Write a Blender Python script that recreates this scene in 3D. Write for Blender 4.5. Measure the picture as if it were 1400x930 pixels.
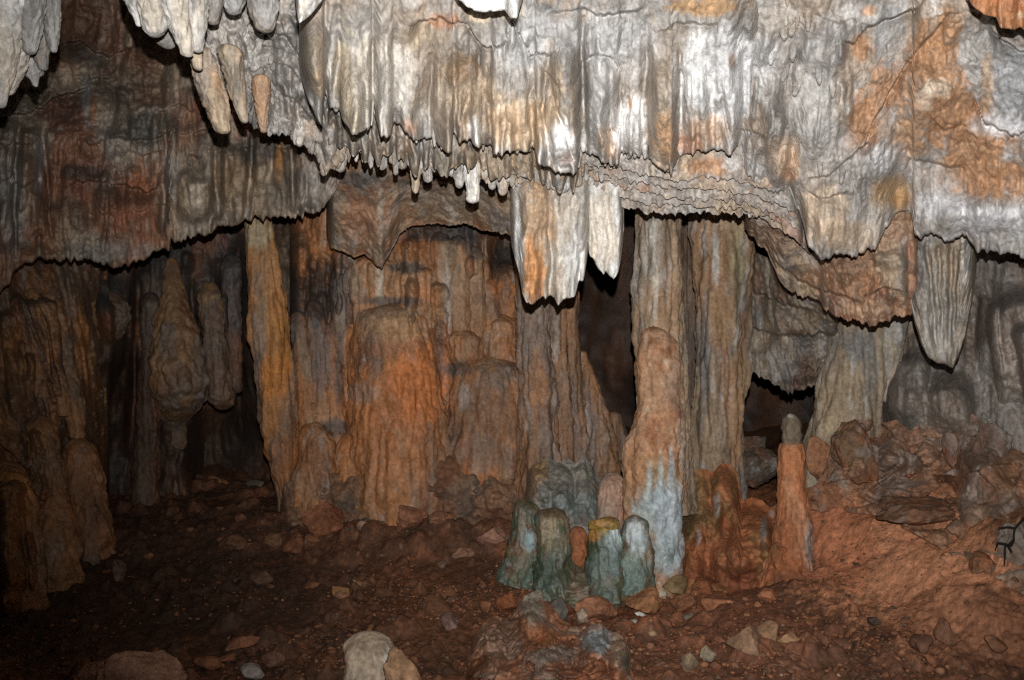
import bpy, math, random
import numpy as np

# ------------------------------------------------------------------ camera, world, light, exposure
scene = bpy.context.scene
for o in list(bpy.data.objects):
    bpy.data.objects.remove(o)
COL = scene.collection
F = 1212.0      # focal length in photo pixels (1400 wide)
CZ = 1.3        # camera height above the lowest cave floor
cam_d = bpy.data.cameras.new('camera')
cam_d.sensor_width = 36.0
cam_d.lens = 36.0 * F / 1400.0
cam_d.clip_start = 0.05
cam_d.clip_end = 200.0
cam = bpy.data.objects.new('camera', cam_d)
cam.location = (0, 0, CZ)
cam.rotation_euler = (math.radians(90), 0, 0)
COL.objects.link(cam)
scene.camera = cam

world = bpy.data.worlds.new('World')
scene.world = world
world.use_nodes = True
bg = world.node_tree.nodes['Background']
bg.inputs[0].default_value = (0.9, 0.95, 1.0, 1)
bg.inputs[1].default_value = 0.0015          # deep inside a cave: practically no sky light

# the only light of the photograph: the flash on top of the camera
fl = bpy.data.lights.new('camera_flash', 'SPOT')
fl.energy = 790.0
fl.spot_size = math.radians(100)
fl.spot_blend = 1.0
fl.shadow_soft_size = 0.012
fl.color = (1.0, 0.985, 0.965)
flo = bpy.data.objects.new('camera_flash', fl)
flo.location = (0.012, -0.02, CZ + 0.155)
flo.rotation_euler = (math.radians(103), 0, math.radians(-10))
COL.objects.link(flo)

scene.render.engine = 'CYCLES'
scene.cycles.use_denoising = False      # direct flash light is clean: keep the rock grain crisp
scene.cycles.max_bounces = 4
scene.cycles.diffuse_bounces = 3
scene.cycles.sample_clamp_indirect = 2.0
scene.cycles.filter_width = 1.3
scene.render.resolution_x = 1024
scene.render.resolution_y = 680
vs = scene.view_settings
vs.view_transform = 'Standard'
vs.look = 'None'
vs.exposure = 0.0
vs.gamma = 1.0
vs.use_curve_mapping = False

# ------------------------------------------------------------------ noise
_r = np.random.RandomState(7)
_PERM = np.concatenate([_r.permutation(256)] * 3).astype(np.int32)
_G = _r.normal(size=(256, 3)).astype(np.float32)
_G /= np.linalg.norm(_G, axis=1, keepdims=True)

def perlin(x, y, z):
    x, y, z = np.broadcast_arrays(np.asarray(x, np.float32), np.asarray(y, np.float32), np.asarray(z, np.float32))
    xi = np.floor(x); yi = np.floor(y); zi = np.floor(z)
    xf = x - xi; yf = y - yi; zf = z - zi
    X = xi.astype(np.int32) & 255; Y = yi.astype(np.int32) & 255; Z = zi.astype(np.int32) & 255
    u = xf * xf * (3 - 2 * xf); v = yf * yf * (3 - 2 * yf); w = zf * zf * (3 - 2 * zf)
    out = 0
    for dx in (0, 1):
        a = _PERM[X + dx]
        wx = u if dx else 1 - u
        for dy in (0, 1):
            b = _PERM[a + Y + dy]
            wy = wx * (v if dy else 1 - v)
            for dz in (0, 1):
                g = _G[_PERM[b + Z + dz]]
                out = out + wy * (w if dz else 1 - w) * (g[..., 0] * (xf - dx) + g[..., 1] * (yf - dy) + g[..., 2] * (zf - dz))
    return out * 1.5

def fbm(p, f, octv=4, gain=0.5, seed=0.0, fz=None):
    fx = f; fz = f if fz is None else fz
    s = 0; a = 1.0; n = 0
    for i in range(octv):
        k = 2.03 ** i
        s = s + a * perlin(p[..., 0] * fx * k + seed * 7.3 + i * 13.1, p[..., 1] * fx * k + seed * 3.7, p[..., 2] * fz * k + seed * 5.1 + i * 3.3)
        n += a; a *= gain
    return s / n

def billow(p, f, octv=3, gain=0.5, seed=0.0, fz=None):
    fz = f if fz is None else fz
    s = 0; a = 1.0; n = 0
    for i in range(octv):
        k = 2.1 ** i
        s = s + a * np.abs(perlin(p[..., 0] * f * k + seed * 7.3 + i * 13.1, p[..., 1] * f * k + seed * 3.7, p[..., 2] * fz * k + seed * 5.1 + i * 3.3))
        n += a; a *= gain
    return s / n

def sstep(a, b, x):
    t = np.clip((x - a) / (b - a + 1e-9), 0, 1)
    return t * t * (3 - 2 * t)

def lerp(a, b, t):
    return a + (b - a) * t

def W(px, py, d):
    px, py, d = np.broadcast_arrays(np.asarray(px, float), np.asarray(py, float), np.asarray(d, float))
    return np.stack([(px - 700) / F * d, d, CZ - (py - 465) / F * d], -1)

def to_px(p):
    d = np.maximum(p[..., 1], 0.3)
    return 700 + p[..., 0] / d * F, 465 - (p[..., 2] - CZ) / d * F

def poly(x, pts):
    pts = np.asarray(pts, float)
    return np.interp(x, pts[:, 0], pts[:, 1])

def smooth1(a, n):
    n = int(max(1, n))
    if n < 2: return a
    k = np.hanning(2 * n + 1); k /= k.sum()
    return np.convolve(np.pad(a, n, mode='edge'), k, mode='valid')

# ------------------------------------------------------------------ pigments (linear albedo)
GREY = (.33, .315, .295); LGREY = (.45, .44, .425); DGREY = (.085, .08, .075); WHITE = (.74, .73, .71)
CREAM = (.60, .49, .35); TAN = (.40, .285, .185); DTAN = (.235, .165, .105); ORANGE = (.46, .18, .055)
RUST = (.30, .105, .042); BROWN = (.15, .07, .038); DBROWN = (.075, .04, .025); BLUEW = (.42, .49, .52)
GREEN = (.10, .125, .075); TEAL = (.17, .235, .225); PINK = (.52, .29, .19); CLAY = (.33, .125, .058)
DCLAY = (.15, .06, .03); OCHRE = (.42, .23, .055); SOOT = (.035, .033, .032)

def layer(c, col, m):
    m = np.asarray(m)[..., None]
    return c * (1 - m) + np.asarray(col) * m

def nmask(p, f, th, soft, seed, fz=None, octv=4):
    return sstep(th - soft, th + soft, fbm(p, f, octv, 0.55, seed, fz))

def paint(p, base, layers=(), splats=(), seed=0.0, var=0.25):
    c = np.empty(p.shape, np.float64); c[...] = base
    for (col, f, fz, th, soft, amt) in layers:
        seed += 1.37; fz = max(fz, f * .24)
        c = layer(c, col, nmask(p, f, th, soft, seed, fz) * amt)
    if splats:
        px, py = to_px(p)
        n = fbm(p, 7.0, 4, 0.6, seed + 9.1, 1.6)
        n2 = fbm(p, 26.0, 3, 0.6, seed + 4.1, 6.0)
        n3 = fbm(p, 60.0, 2, 0.6, seed + 6.1, 30.0)
        for (x, y, rx, ry, col, amt) in splats:
            g = 1 - np.sqrt(((px - x) / rx) ** 2 + ((py - y) / ry) ** 2)
            m = sstep(-0.20, 0.48, g + 0.70 * n + 0.55 * n2 + 0.35 * n3) * (g > -1.2) * amt
            c = c * (1 - m[..., None]) + np.asarray(col) * (1 + 0.45 * n2 + 0.3 * n3)[..., None] * m[..., None]
    v = fbm(p, 16.0, 4, 0.6, seed + 2.2, 8.0)
    v2 = fbm(p, 3.0, 3, 0.5, seed + 8.2, 1.5)
    v = v + 0.7 * fbm(p, 48.0, 2, 0.6, seed + 1.2, 17.0) + 0.5 * fbm(p, 70.0, 2, 0.6, seed + 3.2)
    c = c * (1 + var * 1.5 * v + var * v2)[..., None]
    return np.clip(c, 0.004, 0.86)

# ------------------------------------------------------------------ materials
MATS = {}
def rock_mat(name, rough=0.7, bump=0.6, scale=60.0, grain=0.35, spec=0.35, streak=0.25, coat=0.0):
    m = bpy.data.materials.new(name); m.use_nodes = True
    nt = m.node_tree; N = nt.nodes; L = nt.links
    b = N['Principled BSDF']
    at = N.new('ShaderNodeAttribute'); at.attribute_name = 'pigment'
    geo = N.new('ShaderNodeNewGeometry')
    n1 = N.new('ShaderNodeTexNoise'); n1.inputs['Scale'].default_value = scale; n1.inputs['Detail'].default_value = 9; n1.inputs['Roughness'].default_value = 0.68
    L.new(geo.outputs['Position'], n1.inputs['Vector'])
    mp = N.new('ShaderNodeMapping'); mp.inputs['Scale'].default_value = (1, 1, 0.28)
    L.new(geo.outputs['Position'], mp.inputs['Vector'])
    n2 = N.new('ShaderNodeTexNoise'); n2.inputs['Scale'].default_value = scale * 0.9; n2.inputs['Detail'].default_value = 5
    L.new(mp.outputs['Vector'], n2.inputs['Vector'])
    r1 = N.new('ShaderNodeMapRange'); r1.inputs[1].default_value = 0.3; r1.inputs[2].default_value = 0.7
    r1.inputs[3].default_value = 1 - grain; r1.inputs[4].default_value = 1 + grain * 0.8
    L.new(n1.outputs['Fac'], r1.inputs[0])
    r2 = N.new('ShaderNodeMapRange'); r2.inputs[1].default_value = 0.3; r2.inputs[2].default_value = 0.7
    r2.inputs[3].default_value = 1 - streak; r2.inputs[4].default_value = 1 + streak * 0.8
    L.new(n2.outputs['Fac'], r2.inputs[0])
    mu = N.new('ShaderNodeMath'); mu.operation = 'MULTIPLY'
    L.new(r1.outputs[0], mu.inputs[0]); L.new(r2.outputs[0], mu.inputs[1])
    vm = N.new('ShaderNodeVectorMath'); vm.operation = 'SCALE'
    L.new(at.outputs['Color'], vm.inputs[0]); L.new(mu.outputs[0], vm.inputs['Scale'])
    L.new(vm.outputs[0], b.inputs['Base Color'])
    n3 = N.new('ShaderNodeTexNoise'); n3.inputs['Scale'].default_value = scale * 2.6; n3.inputs['Detail'].default_value = 6; n3.inputs['Roughness'].default_value = 0.7
    L.new(geo.outputs['Position'], n3.inputs['Vector'])
    vo = N.new('ShaderNodeTexVoronoi'); vo.inputs['Scale'].default_value = scale * 0.8
    L.new(geo.outputs['Position'], vo.inputs['Vector'])
    ad = N.new('ShaderNodeMath'); ad.operation = 'MULTIPLY_ADD'; ad.inputs[1].default_value = 0.45
    L.new(n3.outputs['Fac'], ad.inputs[0]); L.new(n1.outputs['Fac'], ad.inputs[2])
    ad2 = N.new('ShaderNodeMath'); ad2.operation = 'MULTIPLY_ADD'; ad2.inputs[1].default_value = 0.22
    L.new(vo.outputs['Distance'], ad2.inputs[0]); L.new(ad.outputs[0], ad2.inputs[2])
    bp = N.new('ShaderNodeBump'); bp.inputs['Strength'].default_value = bump; bp.inputs['Distance'].default_value = 0.014
    L.new(ad2.outputs[0], bp.inputs['Height'])
    nb = N.new('ShaderNodeTexNoise'); nb.inputs['Scale'].default_value = 2.6; nb.inputs['Detail'].default_value = 4
    L.new(geo.outputs['Position'], nb.inputs['Vector'])
    rb = N.new('ShaderNodeMapRange'); rb.inputs[1].default_value = 0.36; rb.inputs[2].default_value = 0.64; rb.inputs[3].default_value = bump * 0.25; rb.inputs[4].default_value = min(1.0, bump * 1.5)
    L.new(nb.outputs['Fac'], rb.inputs[0]); L.new(rb.outputs[0], bp.inputs['Strength'])
    L.new(bp.outputs['Normal'], b.inputs['Normal'])
    rr = N.new('ShaderNodeMapRange'); rr.inputs[1].default_value = 0.35; rr.inputs[2].default_value = 0.7
    rr.inputs[3].default_value = rough - 0.18; rr.inputs[4].default_value = min(1.0, rough + 0.15)
    L.new(n3.outputs['Fac'], rr.inputs[0]); L.new(rr.outputs[0], b.inputs['Roughness'])
    b.inputs['Specular IOR Level'].default_value = spec
    if coat:      # damp film in patches
        rc = N.new('ShaderNodeMapRange'); rc.inputs[1].default_value = 0.5; rc.inputs[2].default_value = 0.62; rc.inputs[3].default_value = 0.0; rc.inputs[4].default_value = coat
        L.new(nb.outputs['Fac'], rc.inputs[0]); L.new(rc.outputs[0], b.inputs['Coat Weight'])
        b.inputs['Coat Roughness'].default_value = 0.22
        L.new(bp.outputs['Normal'], b.inputs['Coat Normal'])
    MATS[name] = m
    return m
M_CALC = rock_mat('pale_calcite', 0.62, 0.42, 75, 0.30, 0.45, 0.30, 0.35)
M_WALL = rock_mat('stained_flowstone', 0.62, 0.45, 55, 0.36, 0.35, 0.22, 0.35)
M_CLAY = rock_mat('red_clay', 0.78, 1.0, 45, 0.45, 0.35, 0.0)
M_ROCK = rock_mat('clay_coated_rock', 0.85, 1.0, 38, 0.45, 0.2, 0.05)
M_WET = rock_mat('damp_algae_calcite', 0.42, 0.35, 60, 0.4, 0.5, 0.15, 0.2)

# ------------------------------------------------------------------ mesh helpers
def link(name, me, loc, mat, parent=None, ploc=None):
    o = bpy.data.objects.new(name, me)
    me.materials.append(mat) if mat and len(me.materials) == 0 else None
    COL.objects.link(o)
    if parent is not None:
        o.parent = parent
        o.location = np.asarray(loc) - np.asarray(parent.location)
    else:
        o.location = loc
    return o

def mesh_np(name, co, faces, colr, smooth=True):
    me = bpy.data.meshes.new(name)
    n = len(co); k = len(faces); w = faces.shape[1]
    me.vertices.add(n); me.vertices.foreach_set('co', np.ascontiguousarray(co, np.float32).ravel())
    me.loops.add(k * w); me.loops.foreach_set('vertex_index', np.ascontiguousarray(faces, np.int32).ravel())
    me.polygons.add(k)
    me.polygons.foreach_set('loop_start', np.arange(0, k * w, w, dtype=np.int32))
    me.polygons.foreach_set('use_smooth', np.full(k, smooth, bool))
    me.update(calc_edges=True)
    ca = me.color_attributes.new('pigment', 'FLOAT_COLOR', 'POINT')
    c4 = np.ones((n, 4), np.float32); c4[:, :3] = colr
    ca.data.foreach_set('color', c4.ravel())
    return me

def grid_faces(r, c, wrap=False):
    i = np.arange(r - 1)[:, None]; j = np.arange(c if wrap else c - 1)[None, :]
    j2 = (j + 1) % c
    a = i * c + j; b = i * c + j2; d = (i + 1) * c + j; e = (i + 1) * c + j2
    return np.stack([a + 0 * j, b + 0 * i, e, d], -1).reshape(-1, 4)

def tag(o, label=None, cat=None, group=None, kind=None):
    if label: o['label'] = label
    if cat: o['category'] = cat
    if group: o['group'] = group
    if kind: o['kind'] = kind
    return o

def finish(name, co, faces, colr, mat, label=None, cat=None, group=None, kind=None, parent=None):
    lo = co.min(0); hi = co.max(0)
    org = np.array([(lo[0] + hi[0]) / 2, (lo[1] + hi[1]) / 2, lo[2]])
    me = mesh_np(name, co - org, faces, colr)
    o = link(name, me, org, mat, parent)
    return tag(o, label, cat, group, kind)

# relief features: metres towards the camera, over photo-pixel positions
def f_cap(cx, top, w, h, amt, slope=0.0, sharp=None, rnd=0.7, soft=False):
    sh = sharp or max(11.0, 0.9 * w)
    def g(X, Y, n):
        n, m = n
        u = (X - cx - slope * (Y - top) + 5 * n + min(5, 0.25 * w) * m) / w
        q = np.clip(1 - u * u, 0, 1)
        pr = q ** 1.25 if soft else q ** 0.62
        yt = top + (1 - np.sqrt(q)) * w * rnd + 7 * m
        return amt * pr * sstep(0, sh * (3.0 if soft else 1.0), Y - yt + 5 * n) * sstep(0, h * 0.45, top + h - Y)
    return g
def soft_caps(feats):
    return feats
def f_step(pts, h, L, jag=6.0, x0=None, x1=None):
    pts = np.asarray(pts, float)
    def g(X, Y, n):
        n, m = n
        yc = np.interp(X, pts[:, 0], pts[:, 1]) + jag * n + 4 * m
        # saw-toothed lip
        yc = yc + jag * 0.5 * np.abs(perlin(X / 11.0, pts[0, 0] * 0.37, 0.5)) * 2
        s = Y - yc
        m = sstep(pts[0, 0] - 4, pts[0, 0] + 14, X) * (1 - sstep(pts[-1, 0] - 14, pts[-1, 0] + 4, X))
        w = sstep(-1.2, 2.6, s)
        return -h * m * np.exp(-np.maximum(s, 0) / L) * w + 0.35 * h * m * np.exp(-np.maximum(-s, 0) / (L * 0.8)) * (1 - w)
    return g
def f_bump(cx, cy, rx, ry, amt, p=1.0):
    def g(X, Y, n):
        q = ((X - cx) / rx) ** 2 + ((Y - cy) / ry) ** 2
        return amt * np.exp(-q ** p) if p != 1.0 else amt * np.exp(-q)
    return g

def f_gully(pts, w, amt):
    pts = np.asarray(pts, float)
    def g(X, Y, nn):
        a, m = nn
        xc = np.interp(Y, pts[:, 1], pts[:, 0]) + 3 * m
        e = sstep(pts[0, 1] - 18, pts[0, 1] + 18, Y) * (1 - sstep(pts[-1, 1] - 22, pts[-1, 1] + 14, Y))
        return -amt * e * np.exp(-np.abs((X - xc) / w) ** 1.3)
    return g
def f_cells(seed, x0, x1, y0, y1, n, amp, tilt, crease=.02, cw=5.0):
    rs = np.random.RandomState(seed)
    cx = rs.uniform(x0, x1, n); cy = rs.uniform(y0, y1, n); off = rs.uniform(-1, 1, n); tx = rs.normal(0, 1, n); ty = rs.normal(-.3, 1, n)
    size = math.sqrt((x1 - x0) * (y1 - y0) / n)
    def g(X, Y, nn):
        a, m = nn
        xx = X + 9 * m; yy = Y + 9 * a
        b1 = np.full(X.shape, 1e9); b2 = b1.copy(); val = np.zeros(X.shape)
        for k in range(n):
            dx = xx - cx[k]; dy = (yy - cy[k]) * 1.25
            d2 = np.hypot(dx, dy)
            new = d2 < b1
            b2 = np.where(new, b1, np.minimum(b2, d2)); b1 = np.where(new, d2, b1)
            val = np.where(new, amp * off[k] + tilt * (tx[k] * dx + ty[k] * dy) / size, val)
        return val - crease * np.exp(-(b2 - b1) / cw)
    return g
def worley(x, y, seed):
    xi = np.floor(x); yi = np.floor(y); best = np.full(x.shape, 9.0); rid = np.zeros(x.shape)
    for dx in (-1, 0, 1):
        for dy in (-1, 0, 1):
            cx = xi + dx; cy = yi + dy
            h = np.sin(cx * 127.1 + cy * 311.7 + seed) * 43758.5453; h1 = h - np.floor(h)
            h = np.sin(cx * 269.5 + cy * 183.3 + seed * 1.7) * 43758.5453; h2 = h - np.floor(h)
            d = np.hypot(cx + h1 - x, cy + h2 - y); nw = d < best
            best = np.where(nw, d, best); rid = np.where(nw, (h1 * 7.13 + h2 * 3.7) % 1.0, rid)
    return best, rid
def teeth(xs, rnd, amp, wl, blocky=0.5):
    out = np.zeros_like(xs)
    x = xs[0] - wl
    while x < xs[-1] + wl:
        w = wl * rnd.uniform(0.35, 0.85); a = amp * rnd.uniform(0.15, 1.0) ** 1.2
        pw = rnd.uniform(2.5, 7) if rnd.random() < blocky else rnd.uniform(0.9, 1.6)
        sk = rnd.uniform(-0.25, 0.25)
        u = np.abs((xs - x) / w + sk * 0)
        out = np.maximum(out, a * np.clip(1 - u ** pw, 0, 1) * (1 + sk * (xs - x) / w))
        x += wl * rnd.uniform(0.45, 1.3)
    return out

def sheet(name, top, bot, dt, db, mat, col, step=1.75, jag=(), flute=(0.03, 26), rough=(0.02, 6.0), fine=(0.006, 30.0),
          feats=(), thick=0.25, lip=0.012, edge=(25, 25), seed=1, prot=0.05, protL=45, prof=1.0, fz=0.12, back_rows=6,
          label=None, cat=None, group=None, kind=None, parent=None, dust=0.0, dustc=(.075, .07, .066)):
    rnd = random.Random(seed)
    x0, x1 = bot[0][0], bot[-1][0]
    nx = int((x1 - x0) / step) + 1
    xs = np.linspace(x0, x1, nx)
    tp = poly(xs, top); bt = poly(xs, bot)
    tz = np.zeros_like(xs)
    for (a, wl, bl) in jag:
        tz = tz + teeth(xs, rnd, a, wl, bl)
    bt = bt + tz - (np.mean(tz) * 0.6 if len(jag) else 0)
    bt = bt - lip * .7 * F / poly(xs, db)
    hgt = np.maximum(bt - tp, 3)
    ny = max(6, int(np.percentile(hgt, 85) / step))
    t = np.linspace(0, 1, ny)[:, None]
    Y = tp[None] + hgt[None] * t
    X = np.repeat(xs[None], ny, 0)
    dT = poly(xs, dt)[None]; dB = poly(xs, db)[None]
    D = dT + (dB - dT) * t ** prof
    # tips of the lower edge stand forward of the gaps between them
    loc = bt - smooth1(bt, 16 / step)
    loc2 = bt - smooth1(bt, 45 / step)
    pr = smooth1(np.clip(loc / 7.0, -1, 1) * 0.6 + np.clip(loc2 / 18.0, -1, 1) * 0.7, 2)
    fade = np.exp(-(bt[None] - Y) / protL)
    nm = 1.4 * perlin(X / 34.0 + seed, Y / 48.0, seed * 3.3) + 0.6 * perlin(X / 15.0 + seed, Y / 24.0, seed * 1.3 + 5)
    base = W(X, Y, D)
    n = fbm(base, 5.0, 3, 0.5, seed * 1.7)
    amp, wl = flute
    fr = F / wl / np.mean(D)
    fl_ = billow(base + np.stack([0.03 * n, 0 * n, 0 * n], -1), fr, 3, 0.55, seed * 2.3 + 1, fr * fz)
    prw = smooth1(pr, 7 / step)
    xq = X + 9.0 * nm * (1 - np.exp(-(bt[None] - Y) / 40.0))
    D = D - amp * (fl_ - 0.25) * 1.6 - prot * (0.55 * np.interp(xq, xs, pr) * np.exp(-(bt[None] - Y) / (protL * .35)) + 0.9 * np.interp(xq, xs, prw) * fade)
    D = D + rough[0] * fbm(base, rough[1], 4 if len(rough) < 3 else rough[2], 0.5, seed * 0.9 + 2) * 1.6
    for g in feats:
        D = D - g(X, Y, (n, nm))
    fm = .25 + 1.7 * sstep(-.22, .28, fbm(base, 1.7, 3, .5, seed + 6.6))      # smooth calcite here, crinkled crust there
    D = D - fm * (fine[0] * (billow(base, fine[1], 2, 0.6, seed + 5) - 0.25) * 2 + fine[0] * 0.8 * fbm(base, fine[1] * 0.5, 3, 0.6, seed + 3.3))
    # ends roll back
    eL, eR = edge
    e = np.zeros_like(xs)
    if eL: e = np.maximum(e, np.clip(1 - (xs - x0) / eL, 0, 1))
    if eR: e = np.maximum(e, np.clip(1 - (x1 - xs) / eR, 0, 1))
    roll = 1 - np.sqrt(np.clip(1 - e * e, 0, 1))
    D = D + thick * 0.9 * roll[None]
    th = thick * (1 - 0.88 * roll)
    rowsX = [X]; rowsY = [Y]; rowsD = [D]
    xb, yb, dbm = X[-1], Y[-1], D[-1]
    pxm = F / dbm
    for a in (20, 40, 60, 78, 90):
        rowsX.append(xb[None]); rowsY.append((yb + lip * 0.8 * math.sin(math.radians(a)) * pxm)[None]); rowsD.append((dbm + lip * (1 - math.cos(math.radians(a))))[None])
    ys = yb + lip * 0.8 * pxm
    dback = np.maximum(smooth1(dbm, 8), dbm + lip * 1.1) + th
    for k, q in enumerate((0.35, 0.7)):
        rowsX.append(xb[None]); rowsY.append((ys - 2.0 * q)[None]); rowsD.append((dbm + lip + (dback - dbm - lip) * q)[None])
    for k in range(back_rows):
        q = k / (back_rows - 1)
        yy = lerp(ys - 6, tp, q); i = np.clip(((yy - tp) / hgt * (ny - 1)).astype(int), 0, ny - 1)
        dd = D[i, np.arange(nx)]
        rowsX.append(xb[None]); rowsY.append(yy[None]); rowsD.append((smooth1(dd, 8) + th + 0.004)[None])
    X = np.concatenate(rowsX); Y = np.concatenate(rowsY); D = np.concatenate(rowsD)
    co = W(X, Y, D)
    c = col(co.reshape(-1, 3))
    if dust:   # grey dust lying on the ledges that face up
        Df = D[:ny]; sl = -np.gradient(Df, axis=0) / np.maximum(np.gradient(Y[:ny], axis=0), .3) * F / Df
        m0 = sstep(.3, 1.5, sl + .5 * n)
        for ax, k in ((0, 4), (1, 4), (0, 4), (1, 3)):
            cs = np.cumsum(np.pad(m0, [(k + 1, k) if a == ax else (0, 0) for a in (0, 1)], mode='edge'), axis=ax)
            m0 = (np.take(cs, range(2 * k + 1, cs.shape[ax]), ax) - np.take(cs, range(0, cs.shape[ax] - 2 * k - 1), ax)) / (2 * k + 1)
        m = np.zeros(D.shape); m[:ny] = dust * np.clip(m0 * 1.35 + .3 * m0 * fbm(base, 18, 3, .6, seed + 4.), 0, 1)
        c = layer(c, dustc, m.reshape(-1))
    return finish(name, co.reshape(-1, 3), grid_faces(*X.shape), c, mat, label, cat, group, kind, parent)

def tube(name, path, mat, col, seed=1, flute=0.12, ff=9.0, fz=0.15, rough=0.10, rf=9.0, fine=0.03, depth=1.0, step=2.0, cap=(True, True),
         feats=(), label=None, cat=None, group=None, kind=None, parent=None, ring=0.0):
    """path: rows of (px, py, d, half width in px), smoothly joined; a full round body with ends closed"""
    path = np.asarray(path, float)
    seg = np.hypot(np.diff(path[:, 0]), np.diff(path[:, 1])); s = np.concatenate([[0], np.cumsum(seg)])
    n = max(8, int(s[-1] / step))
    q = np.linspace(0, s[-1], n)
    pp = np.stack([np.interp(q, s, path[:, k]) for k in range(4)], -1)
    for k in range(4):
        w = max(1, int(min(seg.min() * 0.5, 14) / step)); pp[:, k] = smooth1(pp[:, k], w)
    r = pp[:, 3] * pp[:, 2] / F
    if cap[0]:
        L = np.clip(q / (pp[0, 3] * 0.9 + 1), 0, 1); r = r * np.sqrt(1 - (1 - L) ** 2 * 0.995)
    if cap[1]:
        L = np.clip((s[-1] - q) / (pp[-1, 3] * 0.9 + 1), 0, 1); r = r * np.sqrt(1 - (1 - L) ** 2 * 0.995)
    c = W(pp[:, 0], pp[:, 1], pp[:, 2])
    nt = int(np.clip(2 * math.pi * np.max(pp[:, 3]) / (step * 1.15), 12, 260))
    th = np.linspace(0, 2 * math.pi, nt, endpoint=False)
    ring_ = np.stack([np.cos(th), np.sin(th) * depth, 0 * th], -1)
    base = c[:, None, :] + ring_[None] * r[:, None, None]
    R0 = np.mean(r) + 1e-6
    fr = ff / (2 * math.pi * R0) * 1.6
    d = 1 + flute * (billow(base, fr, 2, 0.5, seed * 1.9, fr * fz) - 0.25) * 2.2
    d = d + rough * fbm(base, rf / 4 / R0, 4, 0.55, seed * 1.1 + 3) * 1.4
    d = d + fine * (billow(base, 34, 2, 0.6, seed + 7) - 0.25) * 2
    if ring:
        d = d + ring * (billow(base * np.array([0.25, 0.25, 1]), 2.2 / R0 / 2, 2, 0.5, seed + 11) - 0.25)
    co = c[:, None, :] + ring_[None] * (r[:, None] * d)[..., None]
    px, py = to_px(co)
    for g in feats:
        a = g(px, py, (0 * px, 0 * px))
        co[..., 1] -= a * (ring_[None, :, 1] < 0)
    co[..., 2] += (0.25 * R0 * rough * fbm(base, 3 / R0 / 2, 2, 0.5, seed + 17))
    # close the ends with a point
    co = np.concatenate([np.repeat(co[:1].mean(1, keepdims=True), nt, 1), co, np.repeat(co[-1:].mean(1, keepdims=True), nt, 1)])
    cf = co.reshape(-1, 3)
    return finish(name, cf, grid_faces(n + 2, nt, True), col(cf) if callable(col) else col, mat, label, cat, group, kind, parent)

_ICO = {}
def ico(sub):
    if sub in _ICO: return _ICO[sub]
    import bmesh
    bm = bmesh.new(); bmesh.ops.create_icosphere(bm, subdivisions=sub, radius=1.0)
    v = np.array([x.co[:] for x in bm.verts]); f = np.array([[x.index for x in fc.verts] for fc in bm.faces]); bm.free()
    _ICO[sub] = (v, f); return v, f

def rock_shape(sub, seed, cuts=9, rough=0.12, pear=0.0, cutd=(0.42, 0.85)):
    v, f = ico(sub); v = v.copy()
    rs = np.random.RandomState(seed)
    for k in range(cuts):
        nn = rs.normal(size=3); nn /= np.linalg.norm(nn)
        h = rs.uniform(*cutd); s = v @ nn - h
        v = v - np.where(s > 0, s * 0.88, 0)[:, None] * nn
    v = v * (1 + rough * 1.5 * fbm(v, 1.6, 4, 0.55, seed * 0.71) + rough * 0.5 * fbm(v, 6, 3, 0.6, seed * 0.3))[:, None]
    return v, f

def rock(name, px, py, d, rx, ry, mat, col, seed, sub=5, rz=None, cuts=9, rough=0.12, rot=0.0, sink=0.25, **kw):
    """a boulder whose visible outline is centred on (px, py) with half sizes rx, ry in photo pixels, d metres away"""
    v, f = rock_shape(sub, seed, cuts, rough)
    a = d / F
    rzz = (rz or (rx + ry) / 2) * a
    ca, sa = math.cos(rot), math.sin(rot)
    x = v[:, 0] * rx * a; z = v[:, 2] * ry * a
    co = np.stack([x * ca - z * sa, v[:, 1] * rzz, x * sa + z * ca], -1) + W(px, py, d)
    return finish(name, co, f, col(co), mat, **kw)

# ------------------------------------------------------------------ setting: floor, roof, walls
FC = [(0,930,3.3),(350,930,3.25),(700,930,3.3),(1050,930,3.2),(1400,930,3.25),(0,845,4.0),(150,800,4.4),(350,800,4.4),(550,800,4.5),
      (650,790,4.6),(850,805,4.7),(1000,810,4.55),(1090,800,4.6),(150,715,5.3),(300,685,5.8),(420,690,5.5),(550,678,5.45),(690,670,5.5),
      (760,645,6.0),(840,640,6.6),(280,632,7.2),(920,710,5.2),(1010,655,6.0),(1050,622,7.2),(1125,690,4.7),(1200,690,4.45),(1160,650,4.8),
      (1300,690,4.2),(1250,640,4.6),(1400,690,3.9),(1350,790,3.65),(1200,842,3.95),(1145,790,4.35),(1280,885,3.5),(1110,880,3.7),
      (1050,856,3.5),(1400,850,3.5),(980,880,3.65),(900,850,4.2),(500,870,3.8),(200,870,3.8),(620,700,5.2),(1250,760,4.15),
      (1320,620,5.4),(1400,600,5.2)]
FCW = np.array([W(*c) for c in FC])
FCW = np.concatenate([FCW, np.array([[x, y, 0.03] for x in (-6, -3, -1, 1, 3, 6) for y in (-5, -2, 0, 1.5)] + [[x, y, 0.55] for x in (-7, -4, 0, 4, 7) for y in (8.5, 11)]
     + [[-4.5, 3, 0.3], [4.5, 3, 0.6], [-4.5, 5, .4], [4.5, 5.5, .9]])])
def floor_z0(x, y):
    x = np.asarray(x, float); y = np.asarray(y, float)
    num = 0; den = 0
    for c in FCW:
        w = 1.0 / ((x - c[0]) ** 2 + (y - c[1]) ** 2 + 0.045) ** 2
        num = num + w * c[2]; den = den + w
    return num / den
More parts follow.
